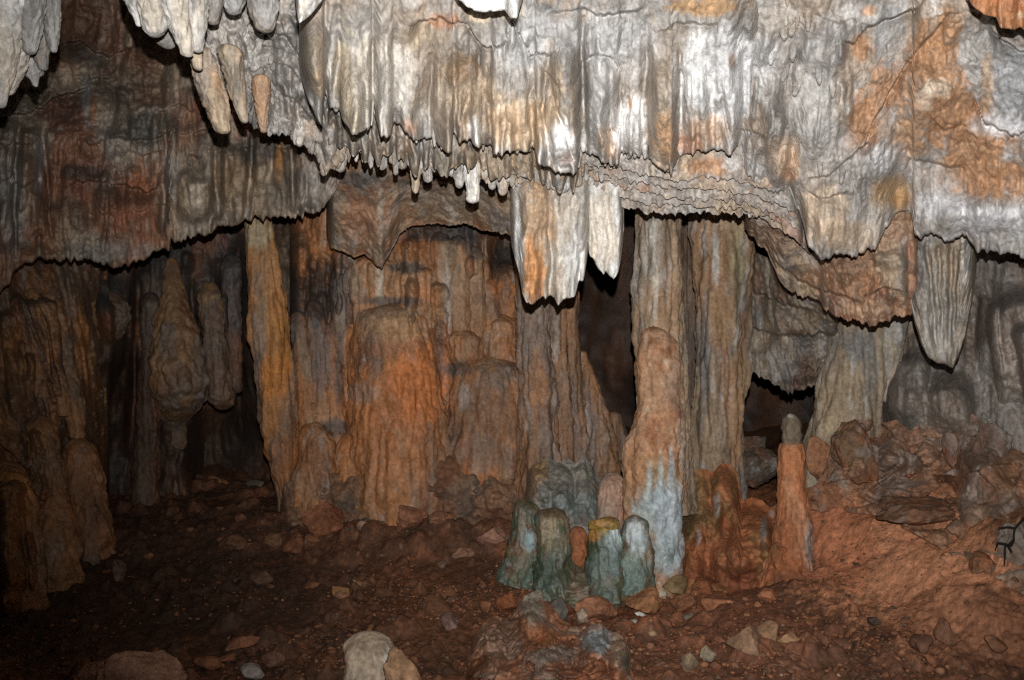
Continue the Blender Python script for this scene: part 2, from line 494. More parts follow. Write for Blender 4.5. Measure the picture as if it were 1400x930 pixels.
def floor_z(x, y):
    z = floor_z0(x, y)
    p = np.stack([x, y, 0 * z], -1)
    z = z + 0.075 * fbm(p, 1.9, 4, 0.55, 3.0) + 0.030 * (billow(p, 7.0, 3, 0.55, 8.0) - 0.25) + 0.012 * fbm(p, 30, 3, 0.6, 4.0)
    wx = x + .03 * fbm(p, 14, 2, .5, 6.0); wy = y + .03 * fbm(p, 14, 2, .5, 9.0)
    for f, hgt, th, sd in ((5.5, .060, .74, 1.0), (11.0, .034, .62, 5.0), (24.0, .016, .5, 9.0)):     # half-buried rubble
        b, r = worley(wx * f, wy * f, sd)
        msk = sstep(-.15, .15, fbm(p, 1.3, 2, .5, sd + 2.) + .05) * (1 - .85 * sstep(1.35, 1.7, x + .25 * (y - 4.2)) * sstep(3.5, 3.8, y))
        z = z + hgt * (r > th) * sstep(.62, .25, b + .15 * r) * (.4 + .6 * r) * (.25 + .75 * msk)
    return z
def c_floor(p):
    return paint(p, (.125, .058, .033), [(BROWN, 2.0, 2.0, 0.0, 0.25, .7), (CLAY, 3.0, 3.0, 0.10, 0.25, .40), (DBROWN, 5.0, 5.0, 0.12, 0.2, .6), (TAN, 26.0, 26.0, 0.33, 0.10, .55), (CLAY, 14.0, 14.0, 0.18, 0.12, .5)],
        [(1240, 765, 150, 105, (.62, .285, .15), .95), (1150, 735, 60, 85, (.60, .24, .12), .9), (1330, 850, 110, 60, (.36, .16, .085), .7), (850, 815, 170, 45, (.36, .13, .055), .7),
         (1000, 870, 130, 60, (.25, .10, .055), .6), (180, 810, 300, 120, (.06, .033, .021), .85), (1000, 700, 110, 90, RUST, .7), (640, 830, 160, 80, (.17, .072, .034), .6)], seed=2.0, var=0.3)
xs = np.concatenate([np.arange(-2600, -60, 60), np.arange(-60, 1460, 2.3), np.arange(1460, 4000, 60)])
inv = np.concatenate([np.linspace(1 / 0.35, 1 / 2.9, 24)[:-1], np.linspace(1 / 2.9, 1 / 6.6, 250)[:-1], 1 / np.linspace(6.6, 11, 30)])
dd = 1 / inv
GX = (xs[None] - 700) / F * dd[:, None]; GY = np.repeat(dd[:, None], len(xs), 1)
co = np.stack([GX, GY, floor_z(GX, GY)], -1)
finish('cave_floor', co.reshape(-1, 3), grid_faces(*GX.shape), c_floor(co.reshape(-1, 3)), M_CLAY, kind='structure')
# the floor goes on behind the photographer
gx = np.linspace(-6, 6, 60); gy = np.linspace(-6, 0.45, 40); gx, gy = np.meshgrid(gx, gy)
co = np.stack([gx, gy, floor_z(gx, gy) - 0.02], -1)
finish('cave_floor', co.reshape(-1, 3), grid_faces(*gx.shape), c_floor(co.reshape(-1, 3)), M_CLAY, kind='structure')

# roof over and behind the photographer, side and rear walls: one rough vault
def c_roof(p): return paint(p, GREY, [(TAN, 1.5, 1.0, 0, .3, .7), (RUST, 2, 2, .15, .2, .6), (LGREY, 3, 1, .1, .2, .5)], seed=5.)
gx = np.linspace(-6.2, 6.2, 120); gy = np.linspace(-6, 3.3, 90); gx, gy = np.meshgrid(gx, gy)
pz = np.stack([gx, gy, 0 * gx], -1)
gz = 3.05 + 0.3 * fbm(pz, .7, 4, .55, 4.) - 0.12 * billow(pz, 3, 3, .5, 2.) - 0.02 * gx ** 2
co = np.stack([gx, gy, gz], -1)
finish('cave_ceiling', co.reshape(-1, 3), grid_faces(*gx.shape), c_roof(co.reshape(-1, 3)), M_CALC, kind='structure')
th = np.linspace(math.radians(-28), math.radians(208), 170); hz = np.linspace(-0.6, 4.2, 40)
TH, HZ = np.meshgrid(th, hz)
base = np.stack([np.cos(TH) * 5.9, -np.sin(TH) * 5.6 + 1.2, HZ], -1)
rr = 1 + 0.10 * fbm(base, .8, 4, .55, 9.) - 0.05 * billow(base, 2.5, 3, .5, 6., .6)
co = np.stack([np.cos(TH) * 5.9 * rr, -np.sin(TH) * 5.6 * rr + 1.2, HZ], -1)
finish('cave_wall', co.reshape(-1, 3), grid_faces(*TH.shape), paint(co.reshape(-1, 3), DTAN, [(BROWN, 1, .4, 0, .3, .8), (GREY, 2, .6, .1, .2, .6)], seed=6.), M_WALL, kind='structure')

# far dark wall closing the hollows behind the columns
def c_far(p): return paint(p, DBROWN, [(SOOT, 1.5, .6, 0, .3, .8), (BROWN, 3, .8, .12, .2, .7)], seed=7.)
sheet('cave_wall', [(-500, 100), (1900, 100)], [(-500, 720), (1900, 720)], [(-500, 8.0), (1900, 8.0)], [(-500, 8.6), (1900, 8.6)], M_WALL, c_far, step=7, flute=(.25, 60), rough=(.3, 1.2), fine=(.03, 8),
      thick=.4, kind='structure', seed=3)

# left rear wall of the hollow
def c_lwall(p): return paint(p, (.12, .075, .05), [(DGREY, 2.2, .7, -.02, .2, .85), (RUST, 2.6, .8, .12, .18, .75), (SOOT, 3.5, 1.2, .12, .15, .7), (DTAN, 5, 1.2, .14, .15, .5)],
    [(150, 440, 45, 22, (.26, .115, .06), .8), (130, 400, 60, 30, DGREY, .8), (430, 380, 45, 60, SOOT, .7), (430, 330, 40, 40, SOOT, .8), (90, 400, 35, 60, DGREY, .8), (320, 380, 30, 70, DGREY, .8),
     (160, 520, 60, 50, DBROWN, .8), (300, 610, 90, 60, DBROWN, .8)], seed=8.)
rnd = random.Random(11)
fe = [f_cap(rnd.uniform(60, 480), rnd.uniform(330, 480), rnd.uniform(12, 30), rnd.uniform(60, 170), rnd.uniform(.05, .16), rnd.uniform(-.1, .15)) for k in range(38)]
fe += [f_gully([(262, 380), (270, 550)], 6, .25), f_gully([(325, 330), (330, 600)], 10, .4), f_gully([(190, 380), (180, 620)], 10, .3), f_cap(315, 352, 15, 60, .16), f_cap(257, 340, 9, 40, .12), f_cap(310, 395, 10, 170, .16), f_cap(205, 402, 14, 50, .14), f_cap(183, 430, 8, 40, .1), f_cap(238, 535, 34, 240, .45, sharp=30), f_cap(262, 600, 20, 140, .2), f_bump(330, 590, 44, 60, -.6), f_bump(150, 440, 40, 30, .15)]
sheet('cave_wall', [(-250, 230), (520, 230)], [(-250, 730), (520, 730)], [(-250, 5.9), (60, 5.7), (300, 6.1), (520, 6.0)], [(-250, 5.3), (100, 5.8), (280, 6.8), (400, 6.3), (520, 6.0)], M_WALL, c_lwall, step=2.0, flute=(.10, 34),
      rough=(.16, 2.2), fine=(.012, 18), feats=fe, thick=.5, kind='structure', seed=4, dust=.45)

# right rear wall
def c_rwall(p): return paint(p, (.31, .27, .235), [((.17, .16, .15), 2.2, .7, .05, .2, .7), ((.24, .14, .09), 2.6, 1, .14, .2, .6), (GREY, 5, .8, .16, .14, .6), (DTAN, 3, 1, .16, .15, .6)],
    [(1350, 370, 60, 40, (.15, .14, .13), .6), (1240, 540, 60, 50, (.33, .28, .24), .6), (1380, 470, 40, 80, (.34, .29, .25), .6), (1345, 500, 10, 40, LGREY, .5)], seed=9.)
fe = [f_cap(1385, 390, 40, 190, .25, .1), f_cap(1350, 400, 16, 150, .12, .05), f_bump(1240, 560, 40, 60, .2), f_cap(1245, 470, 34, 120, .2, -.15), f_cap(1300, 505, 36, 110, .22), f_bump(1330, 440, 26, 60, -.2),
      f_cap(1398, 440, 22, 200, .2, .25)]
sheet('cave_wall', [(1195, 250), (1800, 250)], [(1195, 700), (1800, 720)], [(1195, 5.2), (1300, 4.75), (1420, 4.4), (1800, 3.8)], [(1195, 5.2), (1300, 4.85), (1420, 4.45), (1800, 3.7)], M_WALL, c_rwall, flute=(.07, 40), rough=(.14, 2.6),
      fine=(.012, 18), feats=fe, thick=.4, edge=(40, 30), kind='structure', seed=5, dust=.45)

# ------------------------------------------------------------------ upper left wall above the hollow
def c_ulw(p): return paint(p, (.38, .305, .225), [(GREY, 3.5, 1.0, -.02, .2, .55), ((.30, .215, .14), 3, .9, .05, .2, .6), (DGREY, 4.0, 2.0, .16, .12, .75), (RUST, 3.0, 1.5, .16, .14, .6), (TAN, 7, 1.6, .16, .12, .5), (LGREY, 9, 1.0, .26, .08, .5)],
    [(110, 30, 48, 48, (.14, .07, .04), .95), (90, 160, 42, 34, (.16, .06, .035), .9), (100, 230, 60, 50, (.25, .10, .055), .85), (170, 285, 50, 55, (.27, .105, .05), .85), (200, 250, 40, 40, RUST, .5), (60, 290, 40, 30, (.33, .16, .09), .5),
     (175, 110, 60, 30, (.17, .12, .08), .8), (200, 75, 35, 20, (.16, .08, .05), .8), (52, 220, 9, 45, LGREY, .9), (120, 135, 9, 30, (.40, .38, .36), .8), (128, 145, 7, 22, ORANGE, .7), (190, 175, 30, 25, DGREY, .8), (115, 236, 40, 10, SOOT, .7),
     (255, 260, 34, 40, (.40, .30, .20), .8), (268, 270, 14, 28, (.52, .45, .36), .8), (235, 240, 14, 35, GREY, .7), (320, 240, 26, 45, (.29, .20, .12), .8), (360, 205, 50, 24, DGREY, .8), (381, 228, 7, 38, (.44, .21, .07), .95), (411, 250, 5, 30, TAN, .7),
     (390, 260, 30, 30, (.22, .18, .14), .7), (15, 280, 24, 70, GREY, .7), (38, 230, 8, 60, TAN, .7), (250, 350, 60, 16, DTAN, .6), (140, 345, 70, 14, GREY, .5), (430, 250, 24, 40, GREY, .5)], seed=10.)
rnd = random.Random(5)
fe = [f_cap(rnd.uniform(-20, 440), rnd.uniform(90, 290), rnd.uniform(7, 20), rnd.uniform(35, 110), rnd.uniform(.02, .07), rnd.uniform(-.1, .1)) for k in range(46)]
fe += [f_bump(110, 40, 55, 55, -.28), f_bump(190, 110, 60, 30, -.18), f_step([(-20, 160), (40, 150), (80, 130), (125, 118)], 0.144, 14), f_step([(60, 65), (110, 55), (150, 75), (190, 55)], 0.144, 14),
       f_cap(262, 225, 30, 90, .16), f_cap(235, 165, 22, 120, .08), f_cap(381, 190, 9, 80, .08, sharp=14, rnd=2.2), f_cap(320, 190, 20, 110, .10), f_cap(411, 225, 8, 60, .06), f_cap(40, 170, 12, 110, .10), f_cap(280, 150, 26, 150, .08, .15),
       f_step([(95, 250), (150, 245), (200, 260), (222, 250)], 0.072, 12), f_step([(150, 185), (200, 190), (240, 175)], 0.086, 12), f_bump(75, 320, 90, 26, .10), f_bump(15, 260, 30, 90, .2)]
fe += [f_step([(x, y), (x + 16, y + rnd.uniform(-8, 10)), (x + 36, y + rnd.uniform(-10, 14)), (x + 60, y + rnd.uniform(-14, 14))], rnd.uniform(.02, .06), 12, 9) for x, y in [(rnd.uniform(-10, 400), rnd.uniform(70, 300)) for k in range(18)]]
fe += [f_gully([(228, 170), (222, 320)], 5, .14), f_gully([(295, 190), (298, 300)], 5, .14), f_gully([(345, 180), (340, 290)], 5, .12), f_gully([(60, 180), (70, 330)], 5, .12), f_gully([(25, 170), (20, 350)], 5, .14), f_gully([(396, 200), (400, 285)], 4, .1), f_gully([(150, 240), (140, 350)], 5, .08)]
sheet('cave_wall', [(-250, -160), (500, -160)],
      [(-250, 430), (0, 402), (14, 378), (30, 360), (50, 352), (75, 350), (118, 351), (130, 360), (160, 361), (200, 353), (214, 342), (232, 340), (233, 322), (260, 322), (290, 319), (302, 306), (330, 300), (345, 296), (372, 296), (400, 292), (414, 292), (416, 284), (436, 288), (448, 276), (460, 258), (475, 235), (500, 205)],
      [(-250, 3.6), (0, 4.3), (150, 4.55), (475, 4.3), (500, 4.3)], [(-250, 4.0), (0, 4.35), (60, 4.5), (200, 4.6), (440, 4.65), (500, 4.7)], M_WALL, c_ulw, jag=((9, 14, .35), (5, 6, .3)), flute=(.09, 24), rough=(.11, 3.4), fine=(.014, 26), feats=fe,
      thick=.45, lip=.03, edge=(0, 14), kind='structure', seed=6, dust=.45, prot=.03, protL=22)

# ------------------------------------------------------------------ main ceiling
def c_ceil(p): return paint(p, (.29, .27, .245), [((.37, .355, .335), 2.6, .8, 0, .25, .7), (TAN, 2.2, .9, .1, .2, .5), ((.18, .165, .15), 5, 2.0, .12, .15, .7), ((.58, .56, .53), 7, .9, .22, .12, .7), (TAN, 9, .8, .22, .1, .45), ((.17, .15, .13), 12, 4, .28, .08, .6)],
    [(500, 110, 50, 80, (.54, .49, .41), .8), (470, 110, 12, 70, (.50, .41, .29), .7), (520, 120, 10, 70, (.46, .44, .41), .8), (545, 110, 22, 75, (.56, .53, .48), .7), (478, 160, 18, 30, (.55, .46, .34), .7), (555, 175, 18, 14, PINK, .5),
     (585, 50, 45, 22, (.33, .26, .18), .8), (628, 95, 30, 24, (.30, .20, .12), .85), (655, 130, 40, 24, (.42, .32, .22), .8), (600, 75, 30, 26, (.27, .22, .17), .6), (720, 165, 70, 40, (.54, .42, .29), .9), (690, 170, 30, 36, (.50, .36, .24), .8), (650, 180, 14, 22, WHITE, .9),
     (770, 195, 26, 40, WHITE, .95), (775, 215, 14, 14, PINK, .35), (735, 140, 10, 60, TAN, .6), (757, 120, 14, 60, (.50, .38, .26), .7), (785, 150, 10, 60, (.38, .30, .22), .7), (700, 70, 36, 40, LGREY, .7), (718, 120, 36, 18, (.33, .30, .27), .6),
     (818, 150, 20, 70, LGREY, .7), (835, 195, 22, 26, (.48, .35, .25), .85), (850, 175, 14, 38, WHITE, .95), (872, 170, 14, 46, WHITE, .95), (862, 142, 4, 8, ORANGE, .5), (905, 130, 24, 90, (.33, .26, .19), .75), (908, 195, 20, 40, (.46, .28, .155), .9), (897, 215, 10, 16, (.62, .50, .38), .7),
     (960, 110, 40, 60, (.72, .72, .71), .95), (1005, 140, 36, 60, (.66, .66, .66), .85), (1000, 75, 60, 40, (.58, .58, .58), .8), (955, 85, 26, 30, WHITE, .6), (970, 180, 40, 26, (.56, .38, .26), .7), (945, 200, 20, 14, PINK, .7), (1002, 85, 7, 14, (.25, .18, .13), .8), (740, 50, 50, 40, (.50, .50, .50), .5),
     (610, 15, 30, 30, GREY, .6), (655, 20, 26, 14, CREAM, .8), (610, 28, 26, 14, (.36, .17, .08), .7), (960, 8, 50, 14, (.40, .23, .10), .85), (690, 15, 25, 15, CREAM, .6), (420, 70, 20, 40, (.33, .27, .20), .8), (435, 110, 10, 25, (.48, .36, .24), .7), (850, 60, 60, 40, (.46, .46, .46), .5)], seed=12., var=.2)
fe = [f_cap(500, 45, 52, 190, 0.187, soft=True), f_cap(478, 70, 22, 150, 0.085, soft=True), f_cap(540, 50, 26, 190, 0.102, soft=True), f_cap(560, 110, 20, 120, 0.068, soft=True), f_cap(770, 90, 34, 190, 0.170, soft=True), f_cap(720, 110, 60, 150, 0.170, rnd=.3, soft=True), f_cap(690, 140, 16, 120, 0.085, soft=True), f_cap(735, 150, 14, 120, 0.085, soft=True),
      f_cap(818, 75, 22, 190, 0.119, soft=True), f_cap(862, 130, 24, 140, 0.119, soft=True), f_cap(905, 60, 30, 220, 0.170, soft=True), f_cap(960, 80, 40, 190, 0.119, soft=True), f_cap(1000, 70, 30, 170, 0.102, soft=True), f_cap(620, 90, 40, 160, 0.102, soft=True), f_cap(655, 120, 22, 120, 0.102, soft=True), f_bump(628, 95, 34, 24, -.05), f_bump(600, 45, 45, 26, -.05),
      f_cap(430, 10, 26, 150, 0.204, .05, soft=True), f_cap(770, 40, 18, 110, 0.102, soft=True), f_cap(800, 20, 16, 120, 0.068, soft=True), f_bump(420, 45, 30, 40, .05),
      f_step([(560, 35), (600, 25), (640, 32), (660, 62), (690, 60), (700, 25), (725, 70), (750, 70), (765, 60)], 0.077, 14, 7), f_step([(795, 85), (810, 78), (838, 80), (850, 100)], 0.055, 12, 5), f_step([(900, 42), (925, 34), (960, 28), (985, 30)], 0.066, 12, 5),
      f_step([(750, 18), (800, 10), (840, 20), (880, 8)], 0.055, 10, 5), f_step([(818, 172), (838, 174), (842, 178)], 0.055, 14, 3), f_step([(735, 80), (745, 95), (760, 110), (775, 150)], 0.033, 10, 5)]
rnd = random.Random(8)
fe += [f_cap(rnd.uniform(430, 1060), rnd.uniform(10, 150), rnd.uniform(4, 12), rnd.uniform(40, 120), rnd.uniform(.008, .03), rnd.uniform(-.06, .06), soft=True) for k in range(60)]
fe += [f_gully([(508, 60), (511, 175)], 4, .05), f_gully([(540, 90), (538, 180)], 3, .04), f_gully([(592, 80), (585, 190)], 5, .04), f_gully([(640, 130), (620, 200)], 4, .05), f_gully([(668, 140), (673, 205)], 3, .05), f_gully([(750, 80), (740, 150), (752, 215)], 4, .05), f_gully([(797, 30), (798, 205)], 5, .08), f_gully([(850, 110), (842, 210)], 3, .05), f_gully([(884, 60), (884, 215)], 5, .07), f_gully([(930, 70), (928, 210)], 4, .05), f_gully([(455, 40), (447, 120)], 5, .06), f_gully([(712, 40), (722, 110)], 5, .05), f_gully([(985, 120), (1000, 200)], 4, .04), f_gully([(760, 140), (790, 235)], 3, .04)]
MAINB = [(418, 128), (428, 148), (437, 165), (441, 168), (444, 122), (452, 145), (465, 150), (470, 165), (482, 180), (495, 176), (507, 172), (509, 150), (515, 165), (520, 183), (533, 184), (538, 165), (548, 170), (558, 183), (570, 190), (590, 187), (600, 198), (612, 208), (618, 206), (619, 180), (628, 190), (643, 186),
      (648, 198), (660, 194), (672, 196), (674, 210), (688, 208), (692, 203), (700, 205), (718, 203), (730, 200), (735, 222), (748, 224), (760, 232), (788, 235), (795, 205), (803, 206), (818, 213), (824, 220), (845, 221), (850, 206), (872, 210), (885, 211), (896, 222), (908, 229), (915, 228), (918, 241), (920, 228), (930, 210),
      (945, 208), (955, 205), (965, 206), (975, 203), (985, 203), (998, 210), (1008, 195), (1015, 180), (1040, 178), (1052, 185)]
main_ceiling = sheet('flowstone_curtain', [(408, -160), (1052, -160)], [(408, 90)] + MAINB, [(408, 2.7), (700, 2.75), (1052, 2.75)], [(408, 3.15), (500, 3.3), (720, 3.4), (900, 3.5), (1052, 3.5)], M_CALC, c_ceil, jag=((5, 9, .6), (4, 5, .4), (2, 3, .3)), flute=(.045, 44), rough=(.06, 3, 3), fine=(.003, 34),
      feats=fe, thick=.30, lip=.022, edge=(16, 30), seed=7, prot=.10, protL=55,
      label='broad pale grey and cream flowstone curtain across the top middle of the cave roof', cat='flowstone')

rnd = random.Random(61)
mx = np.array([b[0] for b in MAINB], float)
for k in range(46):
    x = rnd.uniform(448, 1005); y = poly(x, MAINB) + rnd.uniform(-3, 7)
    r_ = rnd.uniform(2.0, 4.6); d_ = 3.3 + (x - 500) / 400 * .2 - rnd.uniform(-.02, .06)
    tube('drip_tip', [(x, y - 34, d_ + .04, r_ * 1.9), (x, y - 16, d_, r_ * 1.4), (x + rnd.uniform(-1, 1), y - 6, d_, r_), (x, y + rnd.uniform(0, 6), d_, r_ * rnd.choice((.35, .8)))], M_CALC, c_ceil, seed=700 + k, rough=.2, fine=.03, step=1.7, parent=main_ceiling)

# grey crumpled mass between the upper left stalactites and the main curtain
def c_l3(p): return paint(p, (.33, .30, .27), [(LGREY, 5, 1.6, .02, .15, .6), (TAN, 4, 1.0, .1, .15, .55), (DGREY, 9, 5, .18, .12, .75), ((.55, .53, .50), 9, 1.2, .22, .08, .6)],
    [(310, 70, 20, 60, (.40, .36, .32), .6), (395, 100, 40, 60, (.29, .27, .25), .6), (440, 200, 20, 26, GREY, .6)], seed=14.)
fe = [f_step([(335, 40), (360, 48), (390, 45), (402, 60), (415, 85), (430, 110)], .08, 16, 6), f_step([(340, 60), (375, 66), (385, 64)], .05, 10, 4), f_step([(330, 95), (370, 85), (400, 92), (430, 130), (455, 160)], .05, 14, 8), f_step([(380, 128), (400, 130), (430, 160), (455, 190)], .05, 14, 8)]
rnd = random.Random(18)
fe += [f_cap(rnd.uniform(290, 480), rnd.uniform(0, 180), rnd.uniform(5, 14), rnd.uniform(30, 80), rnd.uniform(.03, .08), rnd.uniform(.0, .3)) for k in range(40)]
crumpled = sheet('crumpled_flowstone', [(272, -150), (520, -150)], [(272, 60), (282, 90), (300, 120), (318, 130), (330, 160), (345, 165), (360, 172), (383, 177), (407, 190), (423, 200), (436, 222), (447, 232), (470, 215), (490, 205), (520, 200)], [(272, 3.0), (520, 3.0)], [(272, 3.3), (340, 3.55), (440, 3.7), (520, 3.75)],
      M_CALC, c_l3, jag=((14, 13, .2), (8, 6, .2)), flute=(.05, 18), rough=(.07, 7), fine=(.014, 36), feats=fe, thick=.3, edge=(18, 10), seed=8, prot=.05, protL=25, fz=.2,
      label='grey crumpled flowstone with a ragged diagonal lower fringe left of the cream curtain', cat='flowstone')

rnd = random.Random(71)
L3B = [(272, 60), (300, 120), (330, 160), (360, 172), (407, 190), (436, 222), (447, 232), (490, 205)]
def small_tip(name, x, y, h, r_, d_, c, seed, parent):
    sx = rnd.uniform(-3, 3)
    tube(name, [(x + sx, y - h - 8, d_ + .05, r_ * 1.7), (x + sx * .6, y - h * .6, d_ + .01, r_ * 1.35), (x, y - h * .25, d_, r_ * .95), (x, y, d_ + .01, r_ * rnd.choice((.3, .4, .8)))], M_CALC, c, seed=seed, flute=.3, ff=6, rough=.2, fine=.03, step=1.7, parent=parent)
for k in range(44):      # ragged fringe along the lower edge
    x = rnd.uniform(330, 470); y = poly(x, L3B) + rnd.uniform(-6, 14)
    small_tip('fringe_tooth', x, y, rnd.uniform(14, 34), rnd.uniform(2, 5.5), poly(x, [(272, 3.3), (340, 3.55), (440, 3.68), (520, 3.72)]) - rnd.uniform(0, .06), c_l3, 800 + k, crumpled)
for k in range(34):      # short ones all over the crumpled face
    x = rnd.uniform(330, 440); y = rnd.uniform(20, poly(x, L3B) - 10)
    small_tip('fringe_tooth', x, y, rnd.uniform(14, 30), rnd.uniform(3, 7), lerp(3.0, poly(x, [(272, 3.3), (340, 3.55), (440, 3.7)]), (y + 150) / (poly(x, L3B) + 150)) - .01, c_l3, 860 + k, crumpled)

# second tier: shelf behind the curtain edge with its fringe of small stalactites
def c_t2(p): return paint(p, (.31, .27, .22), [(TAN, 6, 1.2, 0, .15, .6), (DGREY, 9, 4, .12, .12, .7), (LGREY, 10, 1.5, .18, .1, .6), ((.45, .33, .22), 14, 1.5, .2, .08, .6)], seed=16.)
T2B = [(440, 214), (455, 216), (473, 212), (483, 206), (500, 214), (533, 216), (550, 216), (558, 212), (585, 226), (610, 226), (630, 234), (657, 240), (680, 246), (700, 248), (720, 250), (760, 250), (783, 246), (800, 240), (830, 238)]
shelf = sheet('stalactite_shelf', [(440, 120), (830, 150)], T2B, [(440, 3.55), (830, 3.6)], [(440, 3.75), (640, 3.8), (830, 3.75)], M_CALC, c_t2, jag=((10, 12, .4), (5, 5, .3)), flute=(.05, 16), rough=(.05, 8), fine=(.012, 36), thick=.3, edge=(10, 10), seed=9, prot=.05, protL=18,
      label='narrow tan rock shelf fringed with short stalactites under the pale curtain edge', cat='flowstone')
def stal(name, tipx, tipy, topy, hw, d, col, mat=M_CALC, seed=1, blunt=.35, lean=0, parent=None, step=1.6, flute=.3, **kw):
    h = tipy - topy
    r2 = random.Random(seed * 7 + 1); w1, w2 = r2.uniform(1.3, 2.1), r2.uniform(1.0, 1.4); sx = r2.uniform(-3, 3)
    pth = [(tipx - lean - sx, topy - 14, d + .06, hw * w1), (tipx - lean * .8 - sx * .6, topy, d + .02, hw * w2), (tipx - lean * .4, topy + h * .5, d, hw * r2.uniform(.78, 1.0)), (tipx, topy + h * .85, d, hw * lerp(.45, .8, blunt)), (tipx, tipy, d, hw * blunt)]
    return tube(name, pth, mat, col, seed=seed, flute=flute, ff=7, rough=.16, fine=.05, step=step, parent=parent, **kw)
def c_small(k):
    b = [(.33, .28, .22), (.40, .32, .23), (.29, .25, .21), (.45, .36, .26), (.36, .33, .30)][k % 5]
    return lambda p: paint(p, b, [(LGREY, 14, 2, .05, .15, .6), (DGREY, 16, 5, .18, .12, .5)], seed=20. + k)
tips = [(447, 238, 6), (465, 236, 10), (455, 226, 6), (498, 224, 5), (507, 231, 5), (522, 233, 9), (535, 224, 6), (550, 232, 9), (568, 265, 7), (585, 250, 8), (576, 238, 6), (603, 238, 8), (594, 236, 6), (613, 232, 6), (628, 258, 9), (618, 242, 7), (663, 247, 8), (673, 260, 7), (687, 268, 10), (655, 242, 7),
        (700, 256, 6), (711, 252, 5), (722, 262, 6), (745, 258, 8), (768, 265, 17), (790, 256, 9), (780, 252, 7), (801, 248, 6), (487, 222, 5), (541, 240, 5), (560, 228, 6), (638, 246, 6), (695, 250, 7), (734, 256, 6)]
for k, (x, y, w) in enumerate(tips):
    stal('fringe_tooth', x, y, y - 34 - (k * 7) % 14, w, 3.70 + .02 * (k % 4), c_small(k), seed=30 + k, blunt=(.35, .75, .5, .8)[k % 4], parent=shelf)
tb = [(446, 190), (470, 204), (482, 210), (495, 206), (520, 214), (548, 204), (572, 222), (592, 220), (612, 234), (630, 222), (660, 226), (690, 236), (715, 234), (740, 244), (766, 252), (795, 240), (806, 232)]
sheet('stalactite_shelf', [(446, 120), (806, 150)], tb, [(446, 3.42), (806, 3.5)], [(446, 3.52), (806, 3.62)], M_CALC, c_t2, jag=((26, 17, .75), (9, 7, .5)), flute=(.06, 15), rough=(.05, 8), fine=(.008, 36), thick=.16, lip=.008, edge=(10, 10), seed=39, prot=.10, protL=26,
      label='row of blunt tan rock teeth hanging right behind the pale curtain edge', cat='flowstone')
rnd = random.Random(21)
for k in range(60):
    x = rnd.uniform(442, 826); y = poly(x, T2B) + rnd.uniform(-4, 12)
    stal('fringe_tooth', x, y, y - rnd.uniform(14, 26), rnd.uniform(2.2, 4.5), 3.72 + rnd.uniform(-.04, .08), c_small(k + 2), seed=90 + k, blunt=rnd.choice((.3, .4, .8)), parent=shelf)
stal('stalactite', 646, 279, 205, 11, 3.70, lambda p: paint(p, (.60, .57, .52), [(WHITE, 10, 1, 0, .2, .7), (TAN, 10, 1, .15, .15, .6)], seed=41.), seed=3, blunt=.85, label='square-ended whitish stalactite, longest of the fringe below the middle of the curtain', cat='stalactite')

